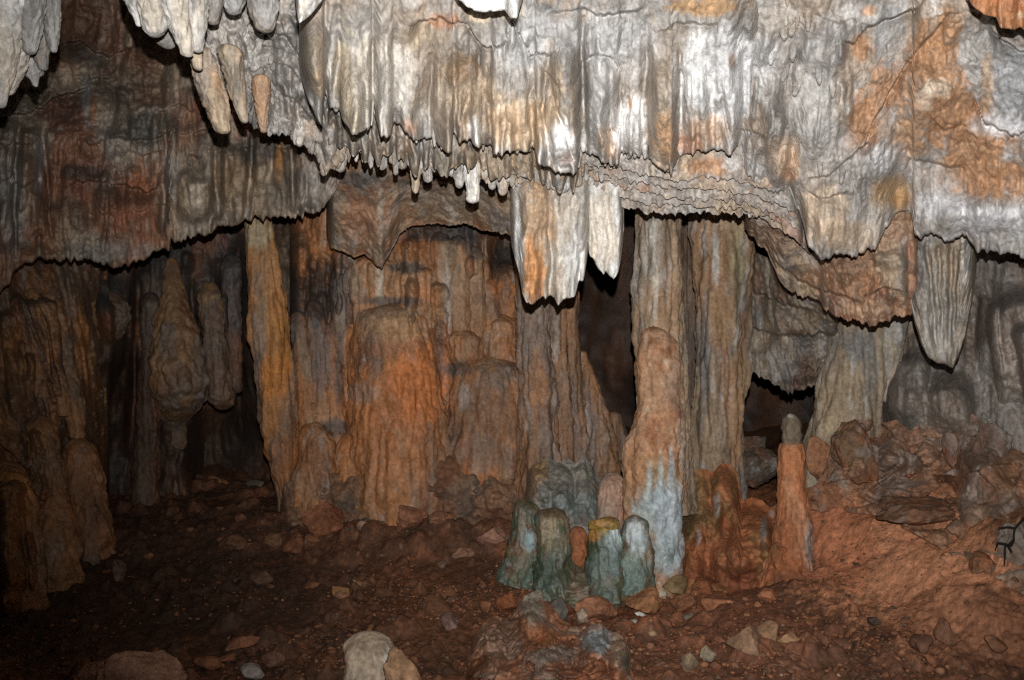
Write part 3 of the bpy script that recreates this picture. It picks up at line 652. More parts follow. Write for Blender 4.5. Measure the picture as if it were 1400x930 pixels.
# ------------------------------------------------------------------ near stalactites at the top left
def c_white(s, w=.9): return lambda p: paint(p, (.44, .425, .40), [((.62, .61, .59), 4, .6, -.05, .2, w), (CREAM, 6, .8, .12, .15, .5), ((.25, .235, .22), 10, 2, .2, .12, .6), (PINK, 5, 1, .3, .1, .3)], seed=s)
def c_grey(s): return lambda p: paint(p, (.30, .285, .265), [(LGREY, 5, .8, .05, .15, .6), (DTAN, 6, 1, .1, .15, .5), (DGREY, 10, 3, .2, .1, .6)], seed=s)
def c_tan(s): return lambda p: paint(p, (.40, .30, .20), [((.50, .41, .30), 6, .8, 0, .2, .6), (GREY, 8, 1, .12, .15, .6), ((.46, .23, .10), 6, 1.5, .16, .12, .6), (DGREY, 11, 3, .2, .1, .5)], seed=s)
st = [ # name, path, colour, label
  ([(5,-60,2.55,34),(4,40,2.6,26),(2,100,2.62,16),(0,150,2.64,7)], c_white(50), 'long whitish stalactite cut by the left edge at the top corner'),
  ([(38,-60,2.6,26),(38,20,2.62,20),(41,60,2.64,12),(41,76,2.64,7)], c_grey(51), 'grey stalactite with a rounded tip, second from the left top corner'),
  ([(26,40,2.66,20),(20,90,2.68,15),(14,122,2.7,8),(12,131,2.7,4)], c_white(52), 'short whitish stalactite below the grey one in the left top corner'),
  ([(62,-60,2.72,18),(68,10,2.74,14),(72,50,2.76,9),(73,74,2.77,4)], c_grey(53), 'dark grey slender stalactite, rightmost of the left corner cluster'),
  ([(52,40,2.78,16),(56,80,2.8,10),(60,98,2.8,5)], c_grey(54), 'small grey stub stalactite between two longer ones in the left corner cluster'),
  ([(38,70,2.82,20),(40,98,2.84,18),(46,106,2.84,7),(49,120,2.84,2.5)], c_white(55, .6), 'stubby pale stalactite ending in a thin white drip tip, left corner cluster'),
  ([(178,-60,2.66,22),(184,0,2.68,15),(188,22,2.7,6),(190,38,2.7,3)], c_white(56), 'pale stalactite with a thin pointed tip, leftmost of the white cluster'),
  ([(206,-60,2.66,26),(208,10,2.68,21),(210,40,2.7,16),(211,52,2.7,8)], c_white(57), 'broad whitish blunt stalactite, second in the white cluster'),
  ([(232,-60,2.66,26),(238,10,2.68,18),(250,50,2.7,13),(257,80,2.7,7)], c_white(58), 'bright white stalactite, longest of the white cluster at the upper left'),
  ([(266,-60,2.72,24),(266,10,2.74,17),(268,50,2.75,12),(270,74,2.76,6)], c_white(59), 'whitish stalactite just right of the brightest one in the white cluster'),
  ([(266,40,2.86,12),(268,80,2.88,9),(272,98,2.88,5)], c_tan(60), 'short tan stalactite with a glistening drop, hanging behind the white cluster'),
  ([(222,20,2.95,20),(226,54,2.98,16),(230,68,3.0,7)], c_grey(61), 'ragged grey stub hanging behind the broad white stalactite'),
  ([(272,60,3.05,14),(284,110,3.08,19),(298,150,3.1,17),(305,185,3.1,9)], c_tan(62), 'tan round-tipped stalactite hanging low right of the white cluster'),
  ([(312,60,3.1,18),(322,110,3.12,14),(330,150,3.13,9),(335,170,3.14,4)], c_tan(63), 'tan pointed stalactite next to the low round-tipped one'),
  ([(292,-60,2.85,16),(292,0,2.88,13),(291,36,2.9,6)], c_grey(64), 'grey pointed stalactite at the top between white cluster and crumpled flowstone'),
  ([(357,100,3.3,14),(358,150,3.34,9),(361,184,3.36,4)], c_tan(65), 'small brownish pointed stalactite on the fringe right of the low tan pair'),
  ([(322,-60,2.9,20),(320,0,2.93,16),(318,22,2.94,8)], c_grey(66), 'stubby grey stalactite at the top edge above the low tan pair'),
  ([(355,-60,2.85,26),(360,10,2.88,20),(362,46,2.9,12)], c_grey(67), 'blunt grey hanging lobe at the top edge left of the bright white block'),
]
for k, (pth, c, lab) in enumerate(st):
    tube('stalactite', pth, M_CALC, c, seed=100 + k, flute=.2, ff=8, fz=.08, rough=.12, fine=.03, step=1.6, label=lab, cat='stalactite', group='stalactites hanging at the upper left')
sheet('hanging_block', [(400, -150), (452, -150)], [(402, -20), (406, 20), (409, 32), (425, 20), (438, 4), (452, -20)], [(400, 2.4), (452, 2.4)], [(400, 2.62), (452, 2.62)], M_CALC, c_white(70), flute=(.02, 20), rough=(.03, 8), thick=.2, edge=(8, 8), seed=23, jag=((2, 6, .4),),
      label='bright white wedge of rock hanging at the top edge', cat='rock')
for k, (a, b, t0, d, lab) in enumerate([(618, 700, [(618, -10), (640, 10), (655, 14), (668, 15), (690, 14), (698, 25), (706, 25), (716, -5)], 2.68, 'small cream rock plate at the top edge over the middle of the curtain'),
                                   (1330, 1460, [(1320, -10), (1330, 8), (1345, 20), (1362, 24), (1368, 38), (1384, 40), (1395, 36), (1404, 44), (1460, 60)], 2.6, 'rust-stained rock plate in the right top corner')]):
    cc = c_white(71) if k == 0 else (lambda p: paint(p, (.40, .19, .085), [(RUST, 6, 6, 0, .2, .7), (TAN, 8, 8, .15, .1, .7), (CREAM, 6, 6, .25, .08, .6)], seed=72.))
    sheet('hanging_plate', [(t0[0][0], -150), (t0[-1][0], -150)], t0, [(a, d - .15), (b, d - .15)], [(a, d), (b, d)], M_CALC, cc, flute=(.02, 26), rough=(.03, 8), thick=.14, edge=(10, 10), seed=24 + k, jag=((3, 8, .4),), label=lab, cat='rock')

# ------------------------------------------------------------------ right ceiling: rust-streaked mass
def c_rc(p): return paint(p, (.31, .285, .26), [((.39, .375, .36), 3, 1.2, .02, .2, .6), ((.18, .17, .16), 5, 2, .12, .14, .7), (TAN, 4, 1.5, .12, .15, .5), ((.58, .57, .55), 8, 1.2, .22, .1, .6), ((.17, .15, .13), 12, 5, .28, .08, .5)],
    [(1185, 170, 26, 60, (.37, .205, .11), .9), (1215, 120, 34, 40, (.37, .205, .11), .9), (1270, 90, 40, 66, (.37, .205, .11), .95), (1300, 40, 18, 30, (.36, .20, .10), .8), (1300, 150, 60, 50, (.37, .205, .11), .95), (1330, 190, 70, 40, (.37, .205, .11), .9), (1240, 190, 30, 30, (.40, .23, .12), .7), (1177, 66, 18, 22, (.37, .205, .11), .95),
     (1282, 120, 20, 14, (.52, .44, .34), .7), (1265, 130, 12, 22, (.52, .46, .38), .5), (1330, 240, 70, 36, (.37, .205, .11), .95), (1390, 250, 40, 30, (.37, .205, .11), .8), (1290, 282, 50, 22, (.56, .56, .57), .95), (1350, 300, 60, 20, (.58, .58, .59), .9), (1390, 300, 26, 30, (.5, .5, .5), .6), (1385, 120, 34, 60, (.37, .38, .39), .85),
     (1375, 170, 40, 18, (.58, .58, .59), .8), (1350, 110, 10, 40, (.40, .26, .15), .6), (1205, 220, 36, 30, (.36, .34, .33), .85), (1200, 215, 18, 18, (.58, .58, .58), .5), (1215, 265, 36, 24, (.40, .26, .13), .85), (1235, 275, 14, 16, (.40, .21, .08), .7), (1080, 228, 14, 24, (.50, .24, .10), .9), (1075, 215, 22, 34, (.56, .42, .30), .7),
     (1140, 230, 50, 50, (.40, .37, .34), .5), (1130, 290, 40, 40, (.46, .36, .26), .7), (1160, 320, 50, 26, (.44, .33, .23), .7), (1125, 70, 40, 60, (.33, .33, .33), .6), (1110, 140, 40, 60, (.40, .39, .37), .6), (1045, 90, 20, 60, (.52, .52, .52), .6), (1180, 20, 34, 16, (.55, .53, .50), .7), (1188, 15, 12, 10, (.50, .26, .12), .7),
     (1060, 30, 40, 24, (.45, .40, .34), .6), (1220, 40, 26, 40, (.28, .285, .29), .7), (1200, 300, 24, 26, (.46, .42, .37), .6)], seed=18., var=.2)
RCB = [(1005, 215), (1015, 225), (1030, 245), (1045, 258), (1060, 262), (1080, 258), (1088, 280), (1097, 300), (1105, 335), (1122, 352), (1149, 347), (1165, 346), (1181, 345), (1189, 337), (1197, 335), (1203, 325), (1217, 302), (1226, 288), (1240, 284), (1246, 290), (1250, 320), (1262, 321), (1275, 318), (1290, 326), (1302, 324), (1315, 320),
       (1328, 328), (1336, 342), (1360, 342), (1380, 346), (1400, 348), (1500, 350), (1700, 360)]
fe = [f_step([(1150, 54), (1168, 55), (1185, 35), (1210, 28), (1260, 5)], 0.132, 22, 4), f_step([(1175, 210), (1200, 150), (1240, 85), (1300, 15)], 0.077, 26, 3), f_step([(1240, 215), (1280, 222), (1300, 226), (1320, 222)], 0.055, 12, 6), f_step([(1330, 130), (1345, 165), (1370, 178), (1385, 186), (1400, 180), (1460, 180)], 0.077, 16, 6),
      f_step([(1350, 30), (1370, 55), (1395, 70), (1440, 72)], 0.110, 18, 5), f_step([(1100, 250), (1135, 235), (1170, 205), (1200, 180)], 0.066, 20, 4), f_bump(1270, 130, 60, 90, .07), f_bump(1205, 225, 30, 30, .06), f_cap(1215, 250, 26, 60, .09, soft=True), f_cap(1075, 180, 26, 110, .09, soft=True), f_cap(1065, 120, 22, 160, .05, soft=True), f_cap(1045, 60, 24, 180, .05, soft=True),
      f_bump(1385, 120, 30, 60, .08), f_bump(1320, 290, 80, 30, .09), f_bump(1370, 240, 60, 40, .03), f_cap(1130, 250, 34, 110, .08, soft=True), f_cap(1160, 270, 22, 90, .05, soft=True), f_step([(1005, 178), (1015, 177), (1036, 178), (1050, 190)], 0.055, 12, 3), f_step([(1100, 262), (1120, 275), (1160, 262)], 0.044, 12, 6), f_bump(1195, 60, 24, 26, -.05), f_bump(1220, 290, 14, 40, -.04)]
rnd = random.Random(28)
fe += [f_cap(rnd.uniform(1010, 1180), rnd.uniform(0, 230), rnd.uniform(4, 12), rnd.uniform(40, 120), rnd.uniform(.012, .04), rnd.uniform(-.2, .0), soft=True) for k in range(45)]
fe += [f_step([(x, y), (x + 20, y + rnd.uniform(-10, 14)), (x + 45, y + rnd.uniform(-16, 20))], rnd.uniform(.008, .025), 9, 7) for x, y in [(rnd.uniform(1020, 1380), rnd.uniform(0, 290)) for k in range(26)]]
right_ceiling = sheet('flowstone_curtain', [(990, -160), (1700, -160)], [(990, 200)] + RCB, [(990, 2.8), (1200, 2.85), (1700, 2.6)], [(990, 3.62), (1100, 3.62), (1200, 3.65), (1300, 3.6), (1400, 3.5), (1700, 3.1)], M_CALC, c_rc, jag=((7, 10, .5), (4, 5, .4)), flute=(.035, 34), rough=(.11, 2.8, 3), fine=(.006, 32), feats=fe, thick=.35, lip=.022, edge=(24, 0), seed=10, prot=.04, protL=30, fz=.3,
      label='rust-streaked grey flowstone roof filling the upper right', cat='flowstone')

for k in range(30):      # soda straws and small tips on the right roof
    x = rnd.uniform(1030, 1160); y = rnd.uniform(10, 150) if k < 20 else rnd.uniform(180, 260)
    t_ = (y + 160) / (poly(x, RCB) + 160)
    small_tip('drip_tip', x, y, rnd.uniform(14, 36), rnd.uniform(1.8, 4.2), lerp(2.82, 3.62, t_) - .02, c_rc, 900 + k, right_ceiling)

# terraces of thin ragged ledges receding under the curtain, right of the middle
def c_ter(s): return lambda p: paint(p, (.34, .30, .265), [(TAN, 5, 3, .02, .2, .6), (LGREY, 8, 3, .12, .12, .6), ((.18, .165, .15), 12, 6, .14, .12, .6), (PINK, 6, 3, .24, .1, .5), (CREAM, 15, 4, .25, .08, .5)],
      [(965, 228, 40, 14, (.40, .21, .10), .8), (1000, 225, 12, 10, (.6, .6, .58), .7)], seed=s)
T = [[(785, 222), (830, 226), (880, 236), (920, 246), (960, 240), (1010, 246), (1070, 262)],
     [(785, 230), (830, 236), (870, 247), (920, 256), (970, 256), (1020, 262), (1090, 290)],
     [(790, 238), (830, 247), (870, 258), (910, 268), (960, 270), (1010, 274), (1060, 290), (1098, 318)],
     [(790, 246), (830, 258), (850, 268), (870, 276), (920, 279), (960, 280), (1010, 284), (1060, 300), (1100, 336)],
     [(795, 252), (830, 266), (852, 280), (870, 285), (900, 290), (943, 291), (963, 287), (1013, 292), (1040, 297), (1066, 312), (1092, 330), (1108, 350)]]
words = ['uppermost', 'second', 'middle', 'fourth', 'lowest']
for k, b in enumerate(T):
    x0, x1 = b[0][0], b[-1][0]
    d = 3.60 + k * .085
    ts = [(x, y - 60) for x, y in b]
    sheet('rock_ledge', ts, b, [(x0, d - .06), (x1, d - .06)], [(x0, d), (x1, d)], M_CALC, c_ter(80. + k), jag=((6, 11, .5), (5, 5, .4)), flute=(.022, 12), rough=(.03, 9), fine=(.011, 38), thick=.22, lip=.006, edge=(12, 12), seed=30 + k, prot=.03, protL=10, fz=.5,
          label=words[k] + ' of five thin ragged ledges under the curtain above the two columns', cat='rock ledge', group='ragged ledges under the curtain')

# second row on the right: brown drape behind the rust-streaked roof
def c_r2(p): return paint(p, (.27, .20, .145), [(TAN, 4, 1.5, .02, .2, .6), (GREY, 5, 1.5, .1, .15, .55), (RUST, 4, 1.5, .14, .15, .6), (DGREY, 9, 4, .18, .12, .6), (CREAM, 11, 3, .28, .08, .4)],
      [(1150, 375, 50, 30, (.33, .18, .10), .7), (1190, 420, 40, 14, (.40, .27, .17), .7), (1215, 360, 26, 40, (.40, .30, .20), .7), (1050, 330, 30, 20, (.24, .15, .10), .7)], seed=22.)
fe = [f_step([(1030, 330), (1060, 352), (1090, 378), (1120, 392), (1150, 404), (1180, 412)], .06, 14, 6), f_cap(1215, 330, 26, 110, .10), f_cap(1160, 350, 40, 100, .08), f_step([(1180, 400), (1210, 392), (1235, 400)], .06, 10, 5)]
sheet('flowstone_drape', [(1018, 270), (1030, 270), (1262, 270)], [(1018, 312), (1030, 325), (1050, 345), (1066, 383), (1082, 398), (1117, 409), (1137, 429), (1165, 435), (1193, 445), (1205, 437), (1229, 431), (1249, 428), (1257, 450), (1262, 455)], [(1018, 3.95), (1262, 3.72)], [(1018, 4.3), (1100, 4.3), (1170, 4.05), (1262, 3.9)], M_WALL, c_r2,
      jag=((6, 9, .5), (4, 5, .3)), flute=(.05, 26), rough=(.07, 5), fine=(.013, 30), feats=fe, thick=.4, edge=(16, 16), seed=12, dust=.45, prot=.05, protL=24, fz=.3, label='brown drape with a ragged curved edge hanging right of the two columns', cat='flowstone')
def c_r3(p): return paint(p, (.29, .24, .185), [(GREY, 7, 1.0, .08, .14, .6), (DGREY, 6, 2, .06, .15, .6), (DTAN, 8, 1, .12, .12, .6), (BROWN, 4, 2, .15, .15, .6)], seed=24.)
sheet('flowstone_drape', [(980, 320), (1150, 400)], [(980, 450), (1010, 480), (1022, 505), (1040, 516), (1062, 524), (1078, 534), (1100, 530), (1120, 520), (1150, 520)], [(980, 5.6), (1030, 5.3), (1065, 4.85), (1150, 4.6)], [(980, 5.5), (1010, 5.35), (1150, 5.2)], M_WALL, c_r3, jag=((8, 10, .4), (4, 5, .3)), flute=(.07, 20), rough=(.1, 4), fine=(.014, 26), thick=.5, edge=(14, 14), seed=13, dust=.45,
      feats=[f_step([(1020, 440), (1060, 452), (1100, 458), (1140, 452)], .12, 18, 8), f_step([(1030, 400), (1070, 412), (1110, 430)], .10, 16, 8)], label='dim grey-brown fluted drape over the dark hollow right of the columns', cat='flowstone')
def c_rs(p): return paint(p, (.30, .265, .215), [((.42, .40, .37), 12, .5, .06, .1, .7), ((.16, .15, .14), 8, .6, .1, .14, .6), (TAN, 6, .8, .1, .15, .5)], [(1255, 370, 12, 50, (.15, .14, .135), .7), (1320, 350, 6, 50, (.5, .48, .45), .7)], seed=26.)
sheet('stalactite', [(1232, 270), (1338, 270)], [(1232, 330), (1240, 390), (1250, 440), (1260, 470), (1268, 484), (1283, 496), (1303, 498), (1312, 482), (1321, 455), (1331, 400), (1338, 330)], [(1236, 3.85), (1330, 3.9)], [(1236, 4.0), (1330, 4.0)], M_WALL, c_rs, flute=(.05, 15), rough=(.05, 6), fine=(.010, 30), thick=.2, lip=.04, edge=(7, 7), seed=14, fz=.05, jag=((5, 9, .3),),
      feats=[f_cap(1290, 290, 44, 320, .12, rnd=.1), f_gully([(1268, 330), (1280, 480)], 4, .06), f_gully([(1300, 330), (1298, 470)], 4, .06), f_gully([(1284, 330), (1288, 470)], 3, .05), f_gully([(1314, 330), (1308, 450)], 3, .05)], label='big grey-tan ribbed stalactite hanging alone at the right', cat='stalactite')

# brown slab hanging in the middle, behind the fringe
def c_mid(p): return paint(p, (.25, .175, .115), [(TAN, 5, .7, .02, .18, .5), ((.17, .15, .13), 5, 1.6, .08, .15, .7), (RUST, 4, 1, .12, .15, .5), (GREY, 9, .8, .18, .1, .6)],
      [(505, 300, 40, 40, (.32, .16, .085), .75), (495, 245, 40, 14, DGREY, .8), (575, 245, 60, 12, DGREY, .6), (520, 290, 5, 50, (.40, .35, .29), .7), (630, 270, 50, 24, (.26, .20, .14), .6)], seed=28.)
sheet('flowstone_drape', [(446, 190), (716, 190)], [(446, 320), (452, 338), (470, 345), (484, 351), (498, 348), (508, 356), (515, 362), (522, 364), (531, 350), (546, 321), (560, 309), (600, 304), (643, 306), (657, 314), (684, 317), (700, 320), (716, 320)], [(446, 4.5), (716, 4.4)], [(446, 5.0), (520, 5.02), (600, 5.02), (660, 4.9), (716, 4.75)], M_WALL, c_mid,
      jag=((4, 12, .4), (3, 5, .3)), flute=(.05, 30), rough=(.06, 4), fine=(.011, 28), thick=.5, edge=(12, 12), seed=15, dust=.45, feats=[f_cap(505, 215, 50, 200, .05, soft=True), f_cap(540, 240, 18, 110, .05, soft=True), f_cap(620, 230, 40, 90, .06, soft=True), f_cap(670, 230, 30, 90, .06, soft=True)],
      label='flat brown slab of flowstone hanging under the stalactite fringe, left of the white drape', cat='flowstone')

# ------------------------------------------------------------------ the free white and orange drapes in the middle
def c_wd(p): return paint(p, (.48, .44, .38), [((.64, .63, .60), 7, .7, 0, .2, .8), (TAN, 7, .6, .12, .15, .5), ((.25, .22, .19), 14, 3, .26, .08, .5)],
      [(735, 310, 26, 110, (.40, .27, .165), .95), (731, 370, 16, 50, (.46, .21, .08), .95), (752, 290, 8, 60, (.38, .26, .17), .7), (708, 340, 8, 50, WHITE, .8), (780, 370, 20, 40, (.68, .67, .64), .8), (765, 380, 10, 30, (.45, .36, .27), .5), (790, 340, 10, 40, WHITE, .6)], seed=30.)
sheet('stalactite_drape', [(698, 225), (806, 225)], [(698, 322), (700, 338), (705, 358), (710, 374), (714, 400), (720, 414), (730, 412), (736, 408), (742, 403), (746, 408), (754, 402), (758, 408), (763, 419), (768, 411), (773, 407), (787, 403), (791, 385), (798, 381), (802, 355), (806, 330)], [(698, 3.75), (806, 3.75)], [(698, 3.82), (806, 3.85)], M_CALC, c_wd,
      flute=(.06, 22), rough=(.03, 7), fine=(.008, 32), thick=.16, edge=(9, 9), seed=16, prot=.06, protL=60, fz=.06, jag=((4, 9, .5), (2, 4, .3)), feats=[f_cap(732, 240, 20, 260, .09, rnd=.1), f_cap(778, 250, 26, 220, .05, rnd=.1)],
      label='large white drape with an orange-brown rib hanging in the middle of the view', cat='stalactite')
sheet('stalactite_drape', [(800, 235), (853, 235)], [(800, 318), (806, 350), (813, 356), (817, 367), (825, 374), (829, 370), (834, 376), (839, 380), (845, 372), (850, 350), (853, 315)], [(800, 3.85), (853, 3.85)], [(800, 3.92), (853, 3.95)], M_CALC, c_white(31., 1), flute=(.04, 18), rough=(.03, 8), fine=(.008, 32), thick=.14, edge=(8, 8), seed=17, prot=.05, protL=50,
      fz=.06, jag=((3, 7, .4),), label='smaller bright white drape beside the large one, in front of the black hollow', cat='stalactite')

exec_marker = 0

# ------------------------------------------------------------------ columns and flowstone in the middle distance
def c_col1(p): return paint(p, (.33, .235, .15), [(TAN, 6, .5, 0, .2, .6), ((.19, .165, .14), 8, .7, .08, .15, .5), (ORANGE, 5, .8, .16, .15, .22), (LGREY, 14, .5, .18, .1, .5)],
      [(888, 340, 12, 60, (.42, .38, .31), .7), (896, 380, 5, 70, (.55, .50, .42), .8), (915, 420, 20, 50, (.33, .20, .11), .5), (893, 320, 6, 26, (.60, .57, .50), .7)], seed=32.)
tube('column', [(897, 250, 4.9, 30), (899, 320, 4.85, 31), (902, 400, 4.85, 33), (905, 480, 4.85, 35), (905, 560, 4.88, 36), (908, 620, 4.9, 36), (908, 700, 4.9, 44)], M_WALL, c_col1, seed=201, flute=.24, ff=7, fz=.12, rough=.14, rf=4.5, fine=.025, ring=.08, cap=(False, False),
     label='tall tan column, left of the two, with a pale streak down its face', cat='column')
def c_col1b(p): return paint(p, (.46, .24, .13), [((.52, .33, .21), 7, 4, 0, .2, .6), (RUST, 9, 6, .14, .12, .6), (CREAM, 16, 10, .24, .08, .6), ((.25, .2, .16), 6, 2, .2, .12, .4)],
      [(895, 660, 45, 40, (.32, .24, .13), .7), (890, 690, 26, 24, (.28, .26, .15), .6), (905, 700, 34, 44, BLUEW, .95), (915, 740, 24, 50, (.46, .53, .56), .95), (888, 660, 5, 34, (.45, .50, .50), .8), (903, 650, 4, 36, (.42, .48, .48), .8), (918, 660, 6, 50, (.44, .50, .52), .85), (885, 730, 16, 40, (.34, .38, .34), .7), (900, 760, 30, 30, (.34, .42, .42), .7), (870, 640, 16, 40, (.45, .23, .12), .7), (935, 600, 8, 60, (.40, .35, .30), .6), (900, 575, 24, 14, (.40, .20, .11), .5)], seed=33.)
tube('stalagmite', [(893, 446, 4.73, 6), (896, 454, 4.72, 17), (900, 470, 4.70, 27), (903, 495, 4.69, 32), (904, 550, 4.68, 32), (902, 580, 4.67, 36), (896, 600, 4.66, 42), (893, 640, 4.65, 43), (892, 690, 4.64, 41), (893, 740, 4.62, 38), (890, 800, 4.6, 42), (888, 860, 4.6, 50)], M_ROCK, c_col1b, seed=202, flute=.14, ff=6, fz=.25, rough=.15, rf=5, fine=.025, ring=.04,
     label='stout pinkish stalagmite fused to the front of the tall column, its foot pale blue', cat='stalagmite', depth=.8)
tube('stalagmite', [(921, 640, 4.66, 8), (922, 690, 4.62, 11), (917, 730, 4.58, 15), (908, 760, 4.56, 16), (898, 800, 4.55, 16), (896, 850, 4.55, 18)], M_WET, lambda p: paint(p, (.44, .50, .52), [(TEAL, 9, 3, .1, .15, .6), (WHITE, 12, 3, .25, .1, .4), (DTAN, 8, 3, .2, .1, .5)], seed=34.), seed=203, flute=.1, rough=.1, fine=.03,
     label='pale blue rounded lobe at the right foot of the tall column', cat='stalagmite')
def c_col2(p): return paint(p, (.28, .195, .12), [(TAN, 6, .5, .04, .2, .5), (DGREY, 6, .8, .08, .15, .6), (ORANGE, 5, .9, .14, .15, .25), (LGREY, 12, .5, .2, .1, .5)],
      [(965, 480, 10, 90, (.17, .16, .15), .7), (985, 440, 20, 60, (.33, .20, .10), .6), (978, 340, 6, 50, (.50, .48, .44), .8), (963, 330, 5, 40, (.45, .43, .40), .7), (1010, 340, 12, 60, (.27, .24, .14), .6), (985, 590, 24, 40, (.30, .22, .15), .6), (1005, 560, 14, 40, (.34, .2, .11), .5)], seed=35.)
tube('column', [(994, 250, 5.3, 40), (992, 330, 5.25, 38), (990, 400, 5.25, 35), (986, 480, 5.25, 35), (982, 560, 5.25, 36), (978, 650, 5.25, 40), (976, 740, 5.25, 46)], M_WALL, c_col2, seed=204, flute=.36, ff=6, fz=.12, rough=.17, rf=4.5, fine=.025, ring=.10, cap=(False, False),
     label='tall brown column, right of the two, with grey ribs', cat='column')
tube('column', [(942, 280, 5.9, 16), (944, 400, 5.9, 15), (944, 520, 5.9, 15), (942, 660, 5.9, 20), (942, 730, 5.9, 24)], M_WALL, c_lwall, seed=205, flute=.3, cap=(False, False), label='thin dark column standing behind the gap between the two tall columns', cat='column')
def c_col3(p): return paint(p, (.29, .235, .16), [((.20, .19, .175), 6, .7, .05, .16, .6), (TAN, 6, .8, .08, .15, .5), (LGREY, 14, .5, .2, .08, .6)], [(1130, 560, 20, 50, (.36, .27, .165), .7), (1170, 470, 30, 26, (.15, .145, .14), .7), (1190, 500, 12, 60, (.2, .195, .19), .6)], seed=36.)
tube('column', [(1178, 400, 5.0, 40), (1174, 460, 5.0, 37), (1166, 520, 5.0, 42), (1158, 580, 5.0, 48), (1152, 660, 5.0, 54), (1150, 740, 5.0, 58)], M_WALL, c_col3, seed=206, flute=.2, ff=7, fz=.12, rough=.14, rf=4, fine=.03, cap=(False, False), label='pale tan column widening to its foot behind the red stalagmite', cat='column')
tube('column', [(1222, 410, 4.9, 22), (1218, 470, 4.9, 18), (1212, 530, 4.95, 12), (1210, 552, 4.95, 5)], M_WALL, c_rs, seed=207, flute=.14, rough=.08, label='smooth grey-tan pendant just right of the widening column', cat='stalactite')

# pillars behind the white drape
def c_pil(s): return lambda p: paint(p, (.26, .15, .085), [(ORANGE, 6, .8, .08, .2, .3), ((.19, .165, .15), 7, .6, .08, .14, .6), (BROWN, 5, 1, .1, .15, .5), ((.36, .31, .27), 13, .5, .2, .08, .6)], seed=s)
for k, (pth, lab) in enumerate([
  ([(728, 330, 5.2, 24), (728, 430, 5.15, 22), (734, 520, 5.15, 24), (738, 600, 5.15, 26), (738, 665, 5.12, 32), (738, 730, 5.1, 36)], 'brown pillar directly below the large white drape'),
  ([(756, 340, 5.3, 20), (756, 440, 5.3, 18), (762, 520, 5.3, 17), (766, 600, 5.3, 19), (764, 665, 5.3, 24), (764, 730, 5.3, 28)], 'rust pillar right beside the one below the white drape'),
  ([(778, 350, 5.45, 15), (777, 450, 5.45, 14), (780, 540, 5.45, 18), (784, 600, 5.45, 20), (784, 660, 5.45, 24), (784, 720, 5.45, 28)], 'slim rust pillar at the left rim of the black hollow'),
  ([(796, 478, 5.6, 4), (802, 510, 5.6, 12), (814, 570, 5.6, 20), (822, 640, 5.6, 27), (824, 710, 5.6, 34)], 'brown cone-shaped stalagmite standing in the black hollow'),
  ([(838, 560, 6.3, 10), (840, 600, 6.3, 18), (842, 660, 6.3, 22), (842, 720, 6.3, 26)], 'dim brown stub deep in the black hollow beside the tall column')]):
    tube('pillar', pth, M_WALL, c_pil(37. + k), seed=210 + k, flute=.26, ff=6, fz=.12, rough=.22, rf=5, fine=.03, cap=(k > 2, False), label=lab, cat='pillar')

# central orange flowstone
def c_cen(p): return paint(p, (.40, .18, .075), [(ORANGE, 4, .8, .0, .2, .75), (DTAN, 4, 1.5, .1, .16, .4), ((.13, .12, .11), 4, 1.6, .12, .14, .75), (RUST, 6, 1.2, .1, .15, .5), (TAN, 9, .7, .2, .1, .5), ((.45, .42, .39), 16, .6, .3, .07, .5)],
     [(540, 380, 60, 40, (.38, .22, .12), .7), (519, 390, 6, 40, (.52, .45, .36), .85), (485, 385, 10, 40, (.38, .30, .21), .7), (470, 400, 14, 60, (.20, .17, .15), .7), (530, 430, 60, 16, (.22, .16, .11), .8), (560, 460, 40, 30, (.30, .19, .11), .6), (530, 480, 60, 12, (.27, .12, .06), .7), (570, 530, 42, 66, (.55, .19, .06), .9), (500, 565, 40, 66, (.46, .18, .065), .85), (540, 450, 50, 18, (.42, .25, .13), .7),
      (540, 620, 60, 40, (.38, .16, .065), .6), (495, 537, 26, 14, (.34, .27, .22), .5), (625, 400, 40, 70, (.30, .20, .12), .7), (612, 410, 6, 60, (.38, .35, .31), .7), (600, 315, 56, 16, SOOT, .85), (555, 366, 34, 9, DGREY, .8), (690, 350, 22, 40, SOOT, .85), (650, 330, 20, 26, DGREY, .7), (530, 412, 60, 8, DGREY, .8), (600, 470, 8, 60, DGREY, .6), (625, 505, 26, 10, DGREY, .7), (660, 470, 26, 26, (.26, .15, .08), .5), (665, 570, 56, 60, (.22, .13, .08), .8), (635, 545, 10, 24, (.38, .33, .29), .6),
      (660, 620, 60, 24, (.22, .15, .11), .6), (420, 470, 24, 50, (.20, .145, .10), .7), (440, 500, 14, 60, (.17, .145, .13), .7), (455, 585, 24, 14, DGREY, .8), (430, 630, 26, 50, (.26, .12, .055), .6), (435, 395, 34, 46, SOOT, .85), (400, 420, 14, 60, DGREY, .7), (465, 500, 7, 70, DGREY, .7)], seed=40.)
rnd = random.Random(33)
fe = [f_bump(440, 390, 30, 44, -.2), f_bump(690, 335, 26, 30, -.2)] + [f_cap(rnd.uniform(400, 720), rnd.uniform(310, 560), rnd.uniform(7, 16), rnd.uniform(60, 150), rnd.uniform(.05, .12), rnd.uniform(-.05, .1)) for k in range(30)]
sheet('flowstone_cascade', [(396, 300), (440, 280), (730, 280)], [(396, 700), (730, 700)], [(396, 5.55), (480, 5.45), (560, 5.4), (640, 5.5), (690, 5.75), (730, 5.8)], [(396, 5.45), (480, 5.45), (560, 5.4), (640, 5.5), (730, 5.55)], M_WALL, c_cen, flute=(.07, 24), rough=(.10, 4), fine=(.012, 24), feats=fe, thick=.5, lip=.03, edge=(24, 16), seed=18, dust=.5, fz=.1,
      label='orange-brown flowstone cascade covering the middle of the rear wall', cat='flowstone')
